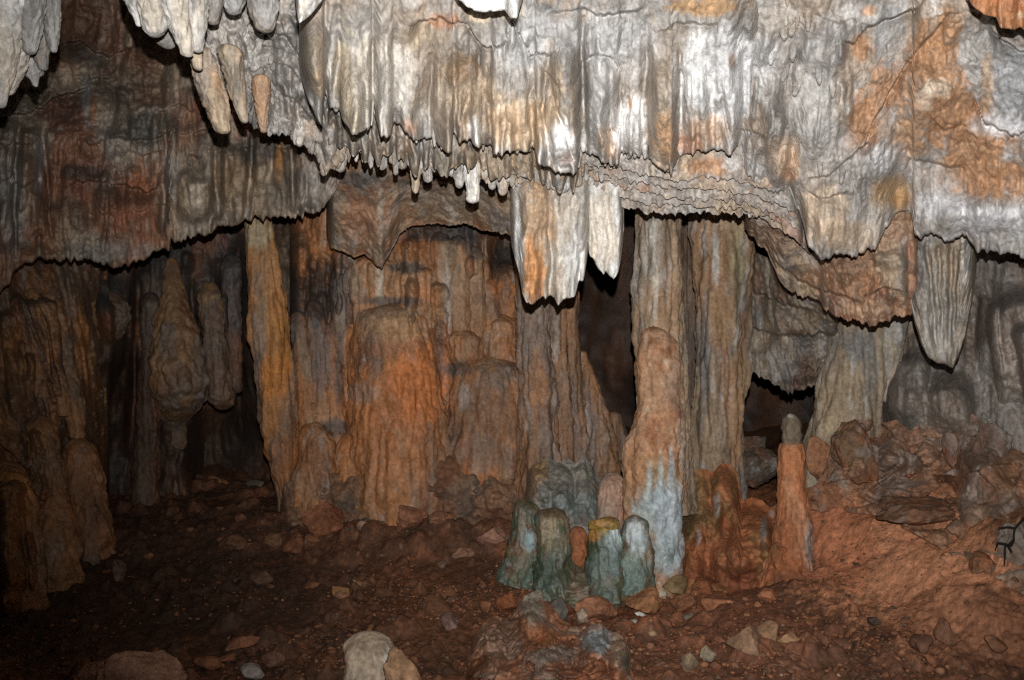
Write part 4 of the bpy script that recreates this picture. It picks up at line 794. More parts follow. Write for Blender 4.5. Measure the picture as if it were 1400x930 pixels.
def bulge(name, pth, lab, seed, cap=(True, False), flute=.2, ff=9, fz=.10, rough=.2, rf=5, fine=.02, depth=.9, col=None):
    return tube(name, pth, M_WALL, col or c_cen, seed=seed, flute=flute, ff=ff, fz=fz, rough=rough, rf=rf, fine=fine, depth=depth, cap=cap, label=lab, cat='flowstone')
bulge('flowstone_dome', [(534, 410, 5.44, 34), (535, 424, 5.42, 50), (536, 465, 5.40, 58), (540, 520, 5.38, 62), (545, 580, 5.36, 67), (548, 640, 5.34, 72), (549, 705, 5.32, 76)], 'large bulging orange dome of flowstone in the middle of the rear wall', 601, flute=.08, ff=14, rough=.13, rf=6)
bulge('flowstone_drum', [(668, 482, 5.52, 34), (670, 500, 5.48, 50), (672, 550, 5.44, 58), (668, 600, 5.42, 61), (664, 650, 5.4, 62), (662, 705, 5.4, 64)], 'broad dull brown drum of flowstone right of the orange dome', 602, flute=.07, ff=14, rough=.12, rf=6)
bulge('flowstone_block', [(508, 348, 5.46, 24), (510, 358, 5.44, 34), (511, 395, 5.44, 37), (512, 445, 5.46, 38)], 'block of flowstone with a pale stripe on top of the orange dome', 603, ff=12)
bulge('flowstone_block', [(564, 360, 5.48, 22), (566, 370, 5.46, 31), (567, 400, 5.46, 33), (568, 450, 5.48, 34)], 'orange block of flowstone at the right shoulder of the dome', 604, ff=12)
bulge('flowstone_block', [(562, 334, 5.54, 16), (564, 342, 5.53, 23), (566, 380, 5.54, 25)], 'small dark-topped block above the right shoulder of the dome', 605)
for k, (pth, lab) in enumerate([
   ([(602, 314, 5.52, 9), (603, 332, 5.48, 16), (605, 400, 5.46, 17), (607, 480, 5.46, 16), (612, 560, 5.48, 13)], 'rib of flowstone just right of the dome, leftmost of three upright ribs'),
   ([(626, 320, 5.52, 9), (626, 336, 5.47, 15), (628, 400, 5.45, 16), (630, 470, 5.46, 16)], 'middle one of three upright ribs right of the dome'),
   ([(648, 334, 5.54, 8), (648, 350, 5.5, 13), (650, 420, 5.48, 14), (652, 490, 5.5, 14)], 'right one of three upright ribs right of the dome'),
   ([(632, 448, 5.44, 14), (634, 464, 5.41, 24), (636, 490, 5.42, 24), (637, 508, 5.47, 14)], 'rounded boss at the foot of the three upright ribs'),
   ([(668, 378, 5.6, 8), (669, 394, 5.55, 13), (670, 440, 5.52, 14), (670, 490, 5.52, 15)], 'short rib above the left part of the brown drum'),
   ([(690, 358, 5.66, 9), (690, 374, 5.6, 15), (692, 400, 5.58, 16), (694, 436, 5.6, 12)], 'tilted knob high above the brown drum'),
   ([(684, 428, 5.56, 12), (685, 442, 5.52, 21), (686, 470, 5.5, 23), (688, 500, 5.5, 24)], 'stubby knob resting on top of the brown drum'),
   ([(408, 424, 5.5, 7), (410, 444, 5.46, 13), (416, 520, 5.42, 15), (424, 600, 5.4, 16), (426, 700, 5.4, 18)], 'first slanting rib right of the bright orange column'),
   ([(428, 408, 5.5, 8), (430, 428, 5.46, 14), (437, 500, 5.43, 15), (444, 580, 5.42, 14), (448, 640, 5.42, 12)], 'second slanting rib right of the bright orange column'),
   ([(446, 440, 5.5, 7), (449, 462, 5.46, 13), (456, 530, 5.43, 14), (464, 600, 5.4, 13), (468, 640, 5.4, 12)], 'third slanting rib, close against the left side of the dome'),
   ([(462, 366, 5.5, 8), (463, 386, 5.46, 13), (466, 440, 5.46, 13), (468, 500, 5.47, 11)], 'upright rib left of the pale-striped block'),
   ([(430, 575, 5.36, 14), (431, 600, 5.32, 26), (432, 650, 5.28, 32), (434, 710, 5.26, 38)], 'rust foot of flowstone spreading at the base right of the orange column'),
   ([(478, 590, 5.34, 10), (480, 615, 5.3, 19), (480, 660, 5.27, 24), (480, 710, 5.25, 28)], 'rust foot of flowstone at the left base of the dome')]):
    bulge('flowstone_rib', pth, lab, 610 + k, flute=.24, ff=7)

# dim ground-level rock under the hem of the flowstone
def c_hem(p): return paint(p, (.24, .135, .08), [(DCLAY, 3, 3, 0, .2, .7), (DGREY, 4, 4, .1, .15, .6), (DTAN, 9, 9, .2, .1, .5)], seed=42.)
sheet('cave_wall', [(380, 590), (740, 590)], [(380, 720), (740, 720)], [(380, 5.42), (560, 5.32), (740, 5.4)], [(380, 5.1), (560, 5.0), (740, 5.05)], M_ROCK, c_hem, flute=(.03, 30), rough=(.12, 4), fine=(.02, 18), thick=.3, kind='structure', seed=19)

# leaning orange column
def c_or(p): return paint(p, (.36, .185, .075), [(ORANGE, 5, .8, -.02, .2, .6), (OCHRE, 7, 1.2, .12, .15, .2), ((.17, .15, .13), 6, 1.2, .16, .12, .7), (BROWN, 6, 1.5, .16, .13, .6)], [(354, 320, 22, 22, (.40, .32, .20), .9), (356, 290, 22, 26, (.33, .27, .18), .8), (380, 460, 20, 40, (.42, .20, .06), .7), (374, 515, 22, 34, (.54, .21, .05), .8), (392, 640, 22, 50, (.40, .16, .055), .7), (350, 560, 8, 90, (.20, .17, .15), .7)], seed=43.)
tube('column', [(352, 255, 5.3, 17), (354, 320, 5.3, 19), (362, 380, 5.3, 23), (368, 440, 5.3, 28), (375, 520, 5.3, 27), (380, 570, 5.3, 28), (389, 630, 5.32, 22), (397, 685, 5.33, 15), (400, 715, 5.33, 16)], M_WALL, c_or, seed=220, flute=.34, ff=6, fz=.06, rough=.12, rf=5, fine=.02, cap=(False, True), ring=.04,
     label='bright orange column leaning slightly right, left of the flowstone wall', cat='column')
# cone and rib in the left hollow
def c_lc(p): return paint(p, (.25, .145, .075), [((.33, .19, .09), 6, 2, 0, .2, .6), ((.14, .125, .11), 6, 2, .1, .14, .7), (BROWN, 7, 3, .12, .14, .6)], seed=44.)
bulge('flowstone_cone', [(234, 350, 5.92, 6), (236, 380, 5.86, 13), (238, 410, 5.8, 19), (241, 450, 5.74, 30), (244, 500, 5.7, 37), (246, 535, 5.7, 37), (246, 556, 5.76, 28), (240, 580, 6.0, 15), (238, 640, 6.15, 15), (238, 710, 6.15, 18)], 'knobbly brown cone of flowstone swelling down the left rear wall', 640, flute=.2, ff=8, fz=.25, rough=.2, rf=4.5, col=c_lc)
bulge('flowstone_rib', [(286, 384, 5.88, 7), (288, 404, 5.82, 15), (292, 460, 5.78, 15), (297, 510, 5.76, 15), (302, 545, 5.78, 17), (304, 562, 5.84, 9)], 'tan vertical rib beside the knobbly cone in the left hollow', 641, flute=.24, ff=7, rough=.26, cap=(True, True), col=c_lc)
bulge('flowstone_rib', [(206, 398, 5.9, 7), (206, 414, 5.85, 14), (206, 460, 5.85, 13), (204, 540, 5.86, 14), (200, 640, 5.85, 16), (198, 720, 5.8, 20)], 'dim rib at the left shoulder of the knobbly cone', 642, rough=.26, col=c_lwall)
bulge('flowstone_rib', [(316, 345, 6.05, 8), (316, 366, 5.98, 15), (316, 400, 5.98, 13), (320, 480, 6.0, 12), (322, 540, 6.05, 9)], 'grey-brown rib high in the left hollow beside the orange column', 643, rough=.26, cap=(True, True), col=c_lwall)
bulge('flowstone_rib', [(150, 395, 5.7, 10), (150, 420, 5.62, 26), (148, 445, 5.62, 26), (146, 470, 5.68, 16)], 'dim rounded reddish boss on the left rear wall', 644, rough=.26, cap=(True, True), col=c_lc)
# left near wall with slanting ribs
def c_nl(p): return paint(p, (.32, .17, .08), [((.44, .215, .09), 4, .9, .02, .2, .6), ((.15, .13, .11), 4, 1.2, .1, .16, .65), (BROWN, 5, 1.2, .1, .15, .6), (ORANGE, 7, 1, .18, .12, .5), ((.3, .26, .22), 9, .9, .22, .1, .5)],
      [(20, 690, 26, 60, (.46, .20, .055), .8), (60, 600, 22, 40, (.38, .18, .065), .7), (120, 640, 30, 40, (.30, .145, .08), .6), (90, 700, 50, 50, (.26, .12, .055), .6), (14, 800, 20, 40, (.34, .15, .05), .6), (60, 780, 16, 40, (.24, .18, .13), .6), (40, 560, 40, 24, (.22, .16, .13), .5)], seed=45.)
fe = [f_cap(22, 395, 13, 150, .14, .25), f_cap(40, 400, 12, 200, .14, .28), f_cap(62, 395, 15, 220, .16, .22), f_cap(10, 420, 14, 180, .12, .1), f_cap(35, 480, 10, 70, .10, .1), f_cap(62, 510, 14, 110, .12, .2), f_cap(55, 572, 22, 170, .22, .1), f_cap(110, 600, 26, 160, .12, .1), f_cap(15, 640, 28, 240, .25, .05), f_cap(45, 720, 14, 140, .16, .12), f_cap(75, 790, 9, 40, .08, .1), f_bump(30, 540, 26, 20, .1), f_step([(-20, 600), (20, 620), (45, 650), (55, 730)], .1, 20, 5), f_cap(0, 760, 30, 120, .15)]
sheet('flowstone_cascade', [(-250, 340), (150, 350)], [(-250, 900), (0, 862), (40, 835), (70, 815), (95, 800), (120, 770), (150, 735)], [(-250, 4.5), (0, 4.85), (80, 5.2), (150, 5.7)], [(-250, 3.6), (0, 4.05), (60, 4.35), (110, 4.9), (150, 5.6)], M_WALL, c_nl, flute=(.07, 26), rough=(.10, 3.2), fine=(.013, 24), feats=fe, thick=.4, edge=(0, 36), seed=20, dust=.5, fz=.12,
      label='brown wall of slanting flowstone ribs along the left edge', cat='flowstone')

for k, (pth, lab) in enumerate([
   ([(16, 388, 4.92, 7), (22, 410, 4.88, 12), (36, 460, 4.78, 13), (52, 510, 4.7, 12), (58, 545, 4.68, 8)], 'first slanting rib at the top of the left edge wall'),
   ([(42, 392, 5.02, 7), (48, 415, 4.98, 12), (62, 470, 4.88, 13), (80, 530, 4.8, 12), (88, 570, 4.8, 9)], 'second slanting rib at the top of the left edge wall'),
   ([(66, 388, 5.12, 8), (71, 410, 5.08, 13), (84, 470, 5.0, 14), (98, 540, 4.92, 13), (106, 600, 4.9, 11)], 'third slanting rib at the top of the left edge wall'),
   ([(52, 566, 4.66, 10), (55, 585, 4.6, 21), (62, 640, 4.54, 23), (72, 700, 4.5, 27), (76, 760, 4.46, 30), (80, 830, 4.42, 32)], 'orange-brown pillar standing out low on the left edge wall'),
   ([(106, 596, 4.95, 10), (110, 620, 4.9, 23), (118, 680, 4.86, 27), (124, 740, 4.82, 30), (126, 800, 4.78, 34)], 'reddish pillar low on the left wall nearest the dark hollow'),
   ([(8, 628, 4.44, 12), (12, 655, 4.38, 28), (18, 720, 4.28, 31), (24, 790, 4.16, 32), (26, 860, 4.05, 36)], 'orange bulging pillar at the very left edge')]):
    bulge('flowstone_rib' if k < 3 else 'flowstone_pillar', pth, lab, 650 + k, flute=.24, ff=8, rough=.22, col=c_nl)

# ------------------------------------------------------------------ stumps and stalagmites at the foot of the column
def c_gr(s, top=None):
    return lambda p: paint(p, (.125, .125, .075), [((.06, .08, .045), 7, 4, -.02, .16, .8), ((.26, .17, .10), 8, 5, .1, .12, .7), ((.12, .18, .155), 7, 5, .12, .12, .6), (BROWN, 14, 8, .18, .08, .6), ((.36, .42, .40), 18, 12, .3, .08, .45)], top or [], seed=s)
rock('algae_rock', 775, 812, 4.55, 112, 42, M_WET, lambda p: paint(p, (.15, .13, .085), [((.08, .10, .065), 6, 5, 0, .16, .8), ((.30, .125, .06), 6, 5, .08, .14, .8), ((.17, .24, .22), 8, 6, .16, .12, .6)], seed=58.), 371, sub=6, cuts=3, rough=.26, rz=70, label='low dark green-brown rock in which the mossy stumps stand', cat='rock')
tube('stump', [(755, 694, 4.5, 20), (754, 699, 4.5, 24), (756, 730, 4.48, 23), (757, 765, 4.45, 26), (756, 790, 4.42, 31), (755, 815, 4.4, 34)], M_WET, c_gr(50., [(752, 700, 30, 10, (.12, .085, .05), .9), (745, 725, 16, 24, (.26, .21, .12), .8), (765, 745, 12, 20, (.24, .21, .15), .6), (750, 785, 30, 24, (.055, .075, .05), .8)]), seed=240, flute=.14, rough=.26, rf=3.5, fine=.015, cap=(True, False), label='flat-topped mossy green stump in front of the pale boulder', cat='stalagmite')
tube('stump', [(716, 682, 4.62, 12), (720, 700, 4.6, 20), (722, 735, 4.57, 26), (726, 770, 4.53, 32), (726, 815, 4.5, 36)], M_WET, c_gr(51., [(721, 740, 12, 16, (.30, .42, .44), .95), (715, 700, 16, 16, (.14, .12, .09), .7), (712, 750, 10, 40, (.22, .16, .11), .6)]), seed=241, flute=.18, rough=.26, rf=3.5, fine=.015, cap=(True, False), label='brown-green stump with a pale turquoise spot, left of the flat-topped one', cat='stalagmite')
tube('stump', [(705, 755, 4.55, 12), (701, 780, 4.5, 20), (700, 815, 4.46, 26)], M_WET, c_gr(52.), seed=242, flute=.14, rough=.26, rf=3.5, fine=.015, cap=(True, False), label='low grey-green stump, leftmost of the mossy group', cat='stalagmite')
yel = tube('stalagmite', [(836, 706, 4.45, 4), (830, 711, 4.44, 14), (826, 722, 4.43, 22), (828, 745, 4.42, 22), (830, 775, 4.4, 27), (828, 818, 4.36, 30)], M_WET, c_gr(53., [(822, 715, 26, 16, (.40, .27, .06), .95), (812, 730, 10, 10, (.45, .22, .06), .8), (840, 740, 12, 20, (.48, .58, .58), .9), (835, 765, 20, 26, TEAL, .6)]), seed=243, flute=.14, rough=.26, rf=3.5, fine=.015, cap=(True, False), label='stubby green stalagmite with a mustard-yellow cap', cat='stalagmite')
v_, f_ = rock_shape(4, 71, 6, .3)
co = v_ * np.array([22, 20, 11]) * 4.42 / F + W(825, 716, 4.42)
finish('cap', co, f_, paint(co, (.40, .26, .055), [((.30, .19, .06), 14, 14, 0, .15, .7), (BROWN, 18, 18, .16, .1, .7), ((.45, .22, .06), 12, 12, .15, .1, .6)], seed=81.), M_WET, label='mustard-yellow crust', parent=yel)
tube('stalagmite', [(868, 704, 4.48, 10), (869, 712, 4.47, 16), (870, 735, 4.45, 20), (868, 765, 4.42, 26), (864, 808, 4.38, 30)], M_WET, c_gr(54., [(868, 728, 16, 20, (.50, .54, .54), .95), (875, 745, 12, 20, (.38, .46, .46), .8), (866, 785, 24, 26, (.16, .24, .21), .7)]), seed=244, flute=.14, rough=.26, rf=3.5, fine=.015, cap=(True, False), label='blue-white topped green stalagmite against the foot of the tall column', cat='stalagmite')
tube('stalagmite', [(790, 718, 4.6, 9), (791, 740, 4.58, 13), (792, 780, 4.55, 15), (792, 815, 4.5, 18)], M_ROCK, lambda p: paint(p, CLAY, [(RUST, 8, 3, 0, .2, .6), (TAN, 12, 6, .22, .1, .5)], seed=55.), seed=245, rough=.26, rf=3.5, fine=.015, cap=(True, False), label='rust-red stalagmite squeezed between the green stumps', cat='stalagmite')
tube('stalagmite', [(838, 645, 4.85, 10), (838, 660, 4.82, 17), (836, 690, 4.8, 18), (834, 730, 4.78, 20), (834, 770, 4.75, 20)], M_ROCK, lambda p: paint(p, (.42, .30, .23), [(PINK, 7, 3, 0, .2, .6), (GREY, 8, 3, .12, .14, .5), (RUST, 8, 4, .2, .12, .5)], seed=56.), seed=246, rough=.26, rf=3.5, fine=.015, cap=(True, False), label='pinkish stalagmite between the pale boulder and the tall column', cat='stalagmite')
def c_bo(p): return paint(p, (.24, .225, .195), [((.32, .31, .28), 6, 5, 0, .2, .6), (DTAN, 6, 4, .1, .15, .6), (GREEN, 10, 8, .2, .1, .5)], [(735, 640, 20, 20, (.36, .22, .10), .8), (725, 665, 14, 26, (.30, .20, .12), .7), (780, 645, 30, 20, (.28, .25, .21), .6), (790, 690, 40, 20, (.22, .26, .25), .7)], seed=57.)
pal = sheet('flowstone_boulder', [(714, 650), (722, 636), (735, 634), (748, 625), (762, 633), (775, 626), (788, 634), (800, 622), (812, 640), (822, 655), (832, 664)], [(714, 740), (832, 740)], [(714, 5.0), (832, 5.0)], [(714, 4.75), (832, 4.75)], M_ROCK, c_bo, flute=(.06, 22), rough=(.06, 5), fine=(.012, 26), feats=[f_bump(765, 690, 40, 40, .12), f_cap(735, 640, 18, 70, .08), f_cap(768, 632, 16, 70, .07), f_cap(800, 628, 14, 70, .06)], thick=.35, edge=(18, 22), seed=21, fz=.4,
      label='pale grey-green scalloped boulder behind the mossy stumps', cat='rock')
# red stalagmite and lumps
def c_red(s): return lambda p: paint(p, (.38, .145, .06), [((.30, .105, .045), 6, 3, 0, .2, .6), ((.46, .22, .12), 7, 3, .12, .14, .6), (BROWN, 8, 4, .16, .12, .5), ((.4, .37, .34), 15, 6, .34, .06, .6)], seed=s)
red = tube('stalagmite', [(1082, 600, 4.52, 8), (1082, 606, 4.52, 15), (1081, 616, 4.52, 18), (1082, 650, 4.5, 18), (1084, 690, 4.48, 21), (1085, 720, 4.46, 25), (1082, 745, 4.45, 27), (1078, 775, 4.42, 32), (1076, 800, 4.4, 42), (1075, 825, 4.38, 54)], M_ROCK,
     lambda p: paint(p, (.42, .175, .08), [((.34, .115, .05), 6, 2, .02, .2, .6), ((.5, .27, .16), 8, 3, .15, .12, .5), (BROWN, 9, 4, .2, .12, .5)], [(1083, 588, 18, 22, (.16, .12, .085), .95), (1082, 567, 6, 5, (.55, .52, .42), .9), (1108, 745, 8, 40, (.32, .29, .26), .8)], seed=60.), seed=250, flute=.10, rough=.11, fine=.02, cap=(True, False),
     label='slender red-orange stalagmite with a grey tip, at the right of the columns', cat='stalagmite')
tube('tip', [(1081, 565, 4.52, 5), (1082, 575, 4.52, 12), (1083, 598, 4.52, 14), (1082, 612, 4.52, 15)], M_ROCK, lambda p: paint(p, (.15, .115, .08), [((.24, .2, .15), 9, 6, .1, .12, .7)], [(1082, 566, 6, 5, (.55, .52, .42), .9)], seed=79.), seed=252, rough=.2, rf=5, fine=.03, parent=red, label='grey-brown tip of the red stalagmite')
sheet('flowstone_mass', [(922, 690), (930, 655), (945, 645), (960, 640), (975, 646), (985, 634), (998, 634), (1008, 645), (1014, 684), (1028, 680), (1042, 684), (1052, 694), (1066, 690), (1082, 720)], [(922, 815), (1082, 830)], [(922, 5.0), (1000, 5.05), (1082, 4.85)], [(922, 4.5), (1000, 4.45), (1082, 4.35)], M_ROCK,
      lambda p: paint(p, (.42, .165, .075), [((.30, .11, .05), 5, 3, 0, .2, .6), ((.42, .19, .09), 7, 3, .12, .14, .6), ((.24, .17, .07), 6, 3, .12, .14, .6), ((.36, .33, .30), 16, 4, .36, .06, .6)], [(945, 700, 22, 40, (.24, .16, .07), .8), (955, 735, 5, 14, (.45, .36, .33), .8), (1044, 725, 5, 22, (.38, .36, .34), .8), (980, 693, 4, 16, (.38, .36, .34), .7), (1000, 790, 50, 20, (.22, .075, .04), .8), (1025, 700, 24, 20, (.36, .13, .05), .7)], seed=61.),
      flute=(.04, 24), rough=(.12, 4.5), fine=(.010, 30), thick=.5, edge=(18, 14), seed=42, fz=.35, prof=1.6,
      feats=[f_cap(962, 644, 24, 120, .16, soft=True), f_cap(992, 634, 18, 90, .2, sharp=30), f_cap(1028, 680, 34, 130, .3, sharp=50), f_cap(990, 712, 22, 90, .14, soft=True), f_cap(1012, 735, 15, 60, .1, soft=True), f_cap(946, 690, 18, 130, .12, soft=True), f_cap(1050, 700, 12, 90, .1, soft=True), f_cap(975, 680, 14, 70, .1, soft=True), f_cap(985, 765, 40, 60, .14, soft=True), f_cap(1030, 770, 30, 60, .1, soft=True)],
      label='lumpy dark red mass of flowstone between the columns and the slender red stalagmite', cat='flowstone')
lumps = [(1062, 768, 4.40, 13, 28, 'small red knob at the left foot of the slender stalagmite'), (1120, 630, 4.85, 26, 34, 'orange and grey boulder right behind the slender stalagmite'), (1128, 680, 4.75, 36, 32, 'reddish boulder with a grey crust right of the slender stalagmite'),
         (1035, 645, 5.3, 34, 32, 'dark grey broken rock in the gap behind the red flowstone'), (1030, 610, 5.9, 26, 18, 'dim brown rock deep in the hollow behind the slender stalagmite')]
for k, (x, y, d, rx, ry, lab) in enumerate(lumps):
    c = c_red(61. + k)
    if k in (1, 2): c = lambda p: paint(p, (.32, .15, .08), [((.30, .27, .24), 7, 5, .1, .14, .7), (ORANGE, 8, 5, .14, .12, .5), (BROWN, 8, 5, .14, .1, .6)], seed=77.)
    if k > 2: c = lambda p: paint(p, (.12, .09, .07), [((.3, .28, .26), 12, 10, .2, .08, .7), (BROWN, 6, 5, .05, .15, .6)], seed=78.)
    rock('stalagmite' if k == 0 else 'boulder', x, y, d, rx, ry, M_ROCK, c, 300 + k, sub=5, cuts=4 if k == 0 else 12, rough=.22, label=lab, cat='stalagmite' if k == 0 else 'rock')

# boulders on the right slope
def c_bb(s, b=(.22, .125, .075)): return lambda p: paint(p, b, [(BROWN, 5, 4, 0, .2, .6), ((.24, .215, .19), 6, 4, .1, .15, .6), (RUST, 6, 4, .14, .14, .6), ((.32, .29, .26), 14, 9, .26, .08, .5)], seed=s)
rnd = random.Random(51)
fe = []
fe += [f_cap(1168, 575, 32, 90, .22, soft=True), f_cap(1222, 578, 26, 80, .22, soft=True), f_cap(1275, 578, 34, 90, .2, soft=True), f_cap(1345, 572, 40, 110, .26, soft=True), f_cap(1375, 630, 36, 110, .2, soft=True), f_cap(1255, 668, 60, 90, .2, soft=True), f_cap(1325, 680, 26, 60, .14, soft=True), f_cap(1195, 645, 34, 60, .14, soft=True), f_bump(1245, 650, 40, 16, -.2), f_bump(1300, 660, 20, 40, -.2), f_step([(1180, 668), (1205, 655), (1225, 646)], .08, 12, 5), f_step([(1185, 700), (1230, 712), (1280, 716), (1320, 740), (1380, 770)], .06, 14, 8)]
fe += [f_step([(x, y), (x + 18, y + rnd.uniform(-8, 8)), (x + 38, y + rnd.uniform(-12, 12))], rnd.uniform(.03, .07), 9, 8) for x, y in [(rnd.uniform(1120, 1400), rnd.uniform(600, 730)) for k in range(12)]]
sheet('rocky_bank', [(1104, 690), (1114, 665), (1128, 640), (1138, 600), (1145, 585), (1160, 576), (1185, 572), (1200, 580), (1225, 574), (1245, 590), (1262, 574), (1300, 574), (1330, 566), (1362, 590), (1385, 612), (1440, 640), (1560, 640)], [(1104, 700), (1150, 700), (1200, 705), (1260, 735), (1320, 772), (1400, 815), (1560, 860)],
      [(1104, 4.75), (1200, 4.8), (1300, 4.65), (1400, 4.3), (1560, 3.9)], [(1104, 4.62), (1150, 4.55), (1200, 4.4), (1300, 4.0), (1400, 3.65), (1560, 3.1)], M_ROCK, lambda p: paint(p, (.35, .205, .135), [((.42, .20, .10), 4, 3, .04, .2, .6), ((.32, .285, .25), 5, 3, .06, .15, .7), (BROWN, 6, 4, .16, .14, .6), ((.33, .20, .12), 9, 6, .2, .1, .5), ((.36, .33, .30), 20, 14, .34, .06, .5)],
      [(1303, 605, 12, 26, (.30, .12, .05), .8), (1165, 610, 20, 30, (.24, .15, .08), .6), (1190, 600, 8, 12, (.36, .14, .05), .7), (1345, 600, 40, 40, (.21, .17, .14), .7), (1250, 690, 60, 20, (.22, .12, .075), .7), (1330, 700, 20, 16, (.34, .24, .17), .6), (1285, 740, 40, 20, (.30, .15, .075), .7), (1380, 650, 26, 30, (.26, .14, .07), .7), (1140, 700, 30, 30, (.36, .14, .06), .8), (1200, 735, 60, 20, (.36, .15, .07), .8)], seed=62.),
      flute=(.02, 40), rough=(.10, 3.0), fine=(.014, 30), feats=[f_cells(3, 1100, 1560, 560, 830, 60, .09, .07, .03, 8), f_cells(4, 1100, 1560, 560, 830, 420, .012, .012, .008, 2.5)] + fe, thick=.5, edge=(14, 0), seed=43, fz=.8, label='rough bank of brown and grey rock along the right side above the red slope', cat='rock')
bl = [(1168, 622, 4.62, 34, 48, (.20, .12, .07), 'dark reddish boulder in front of the widening tan column'), (1303, 612, 4.48, 12, 30, (.30, .125, .055), 'small upright orange-red stone below the ribbed stalactite'), (1350, 628, 4.35, 40, 56, (.19, .15, .125), 'large grey-brown boulder at the right edge of the bank'),
      (1250, 700, 4.25, 62, 30, (.21, .11, .065), 'wide rough brown rock lying across the top of the red slope'), (1395, 750, 3.76, 26, 40, (.2, .16, .13), 'grey rock face behind the black twig'), (1345, 772, 3.78, 22, 20, (.30, .14, .065), 'small rust rock near the black twig')]
for k, (x, y, d, rx, ry, b, lab) in enumerate(bl):
    rock('boulder', x, y, d, rx, ry, M_ROCK, c_bb(80. + k, b), 340 + k, sub=5, cuts=14, rough=.26, label=lab, cat='rock')
tube('flowstone_lobe', [(1370, 480, 4.7, 10), (1372, 520, 4.65, 18), (1385, 570, 4.55, 24), (1402, 620, 4.5, 26), (1412, 660, 4.45, 24)], M_WALL, c_rwall, seed=260, flute=.2, ff=8, fz=.1, rough=.1, label='grey slanting flowstone lobe at the right edge above the boulders', cat='flowstone')

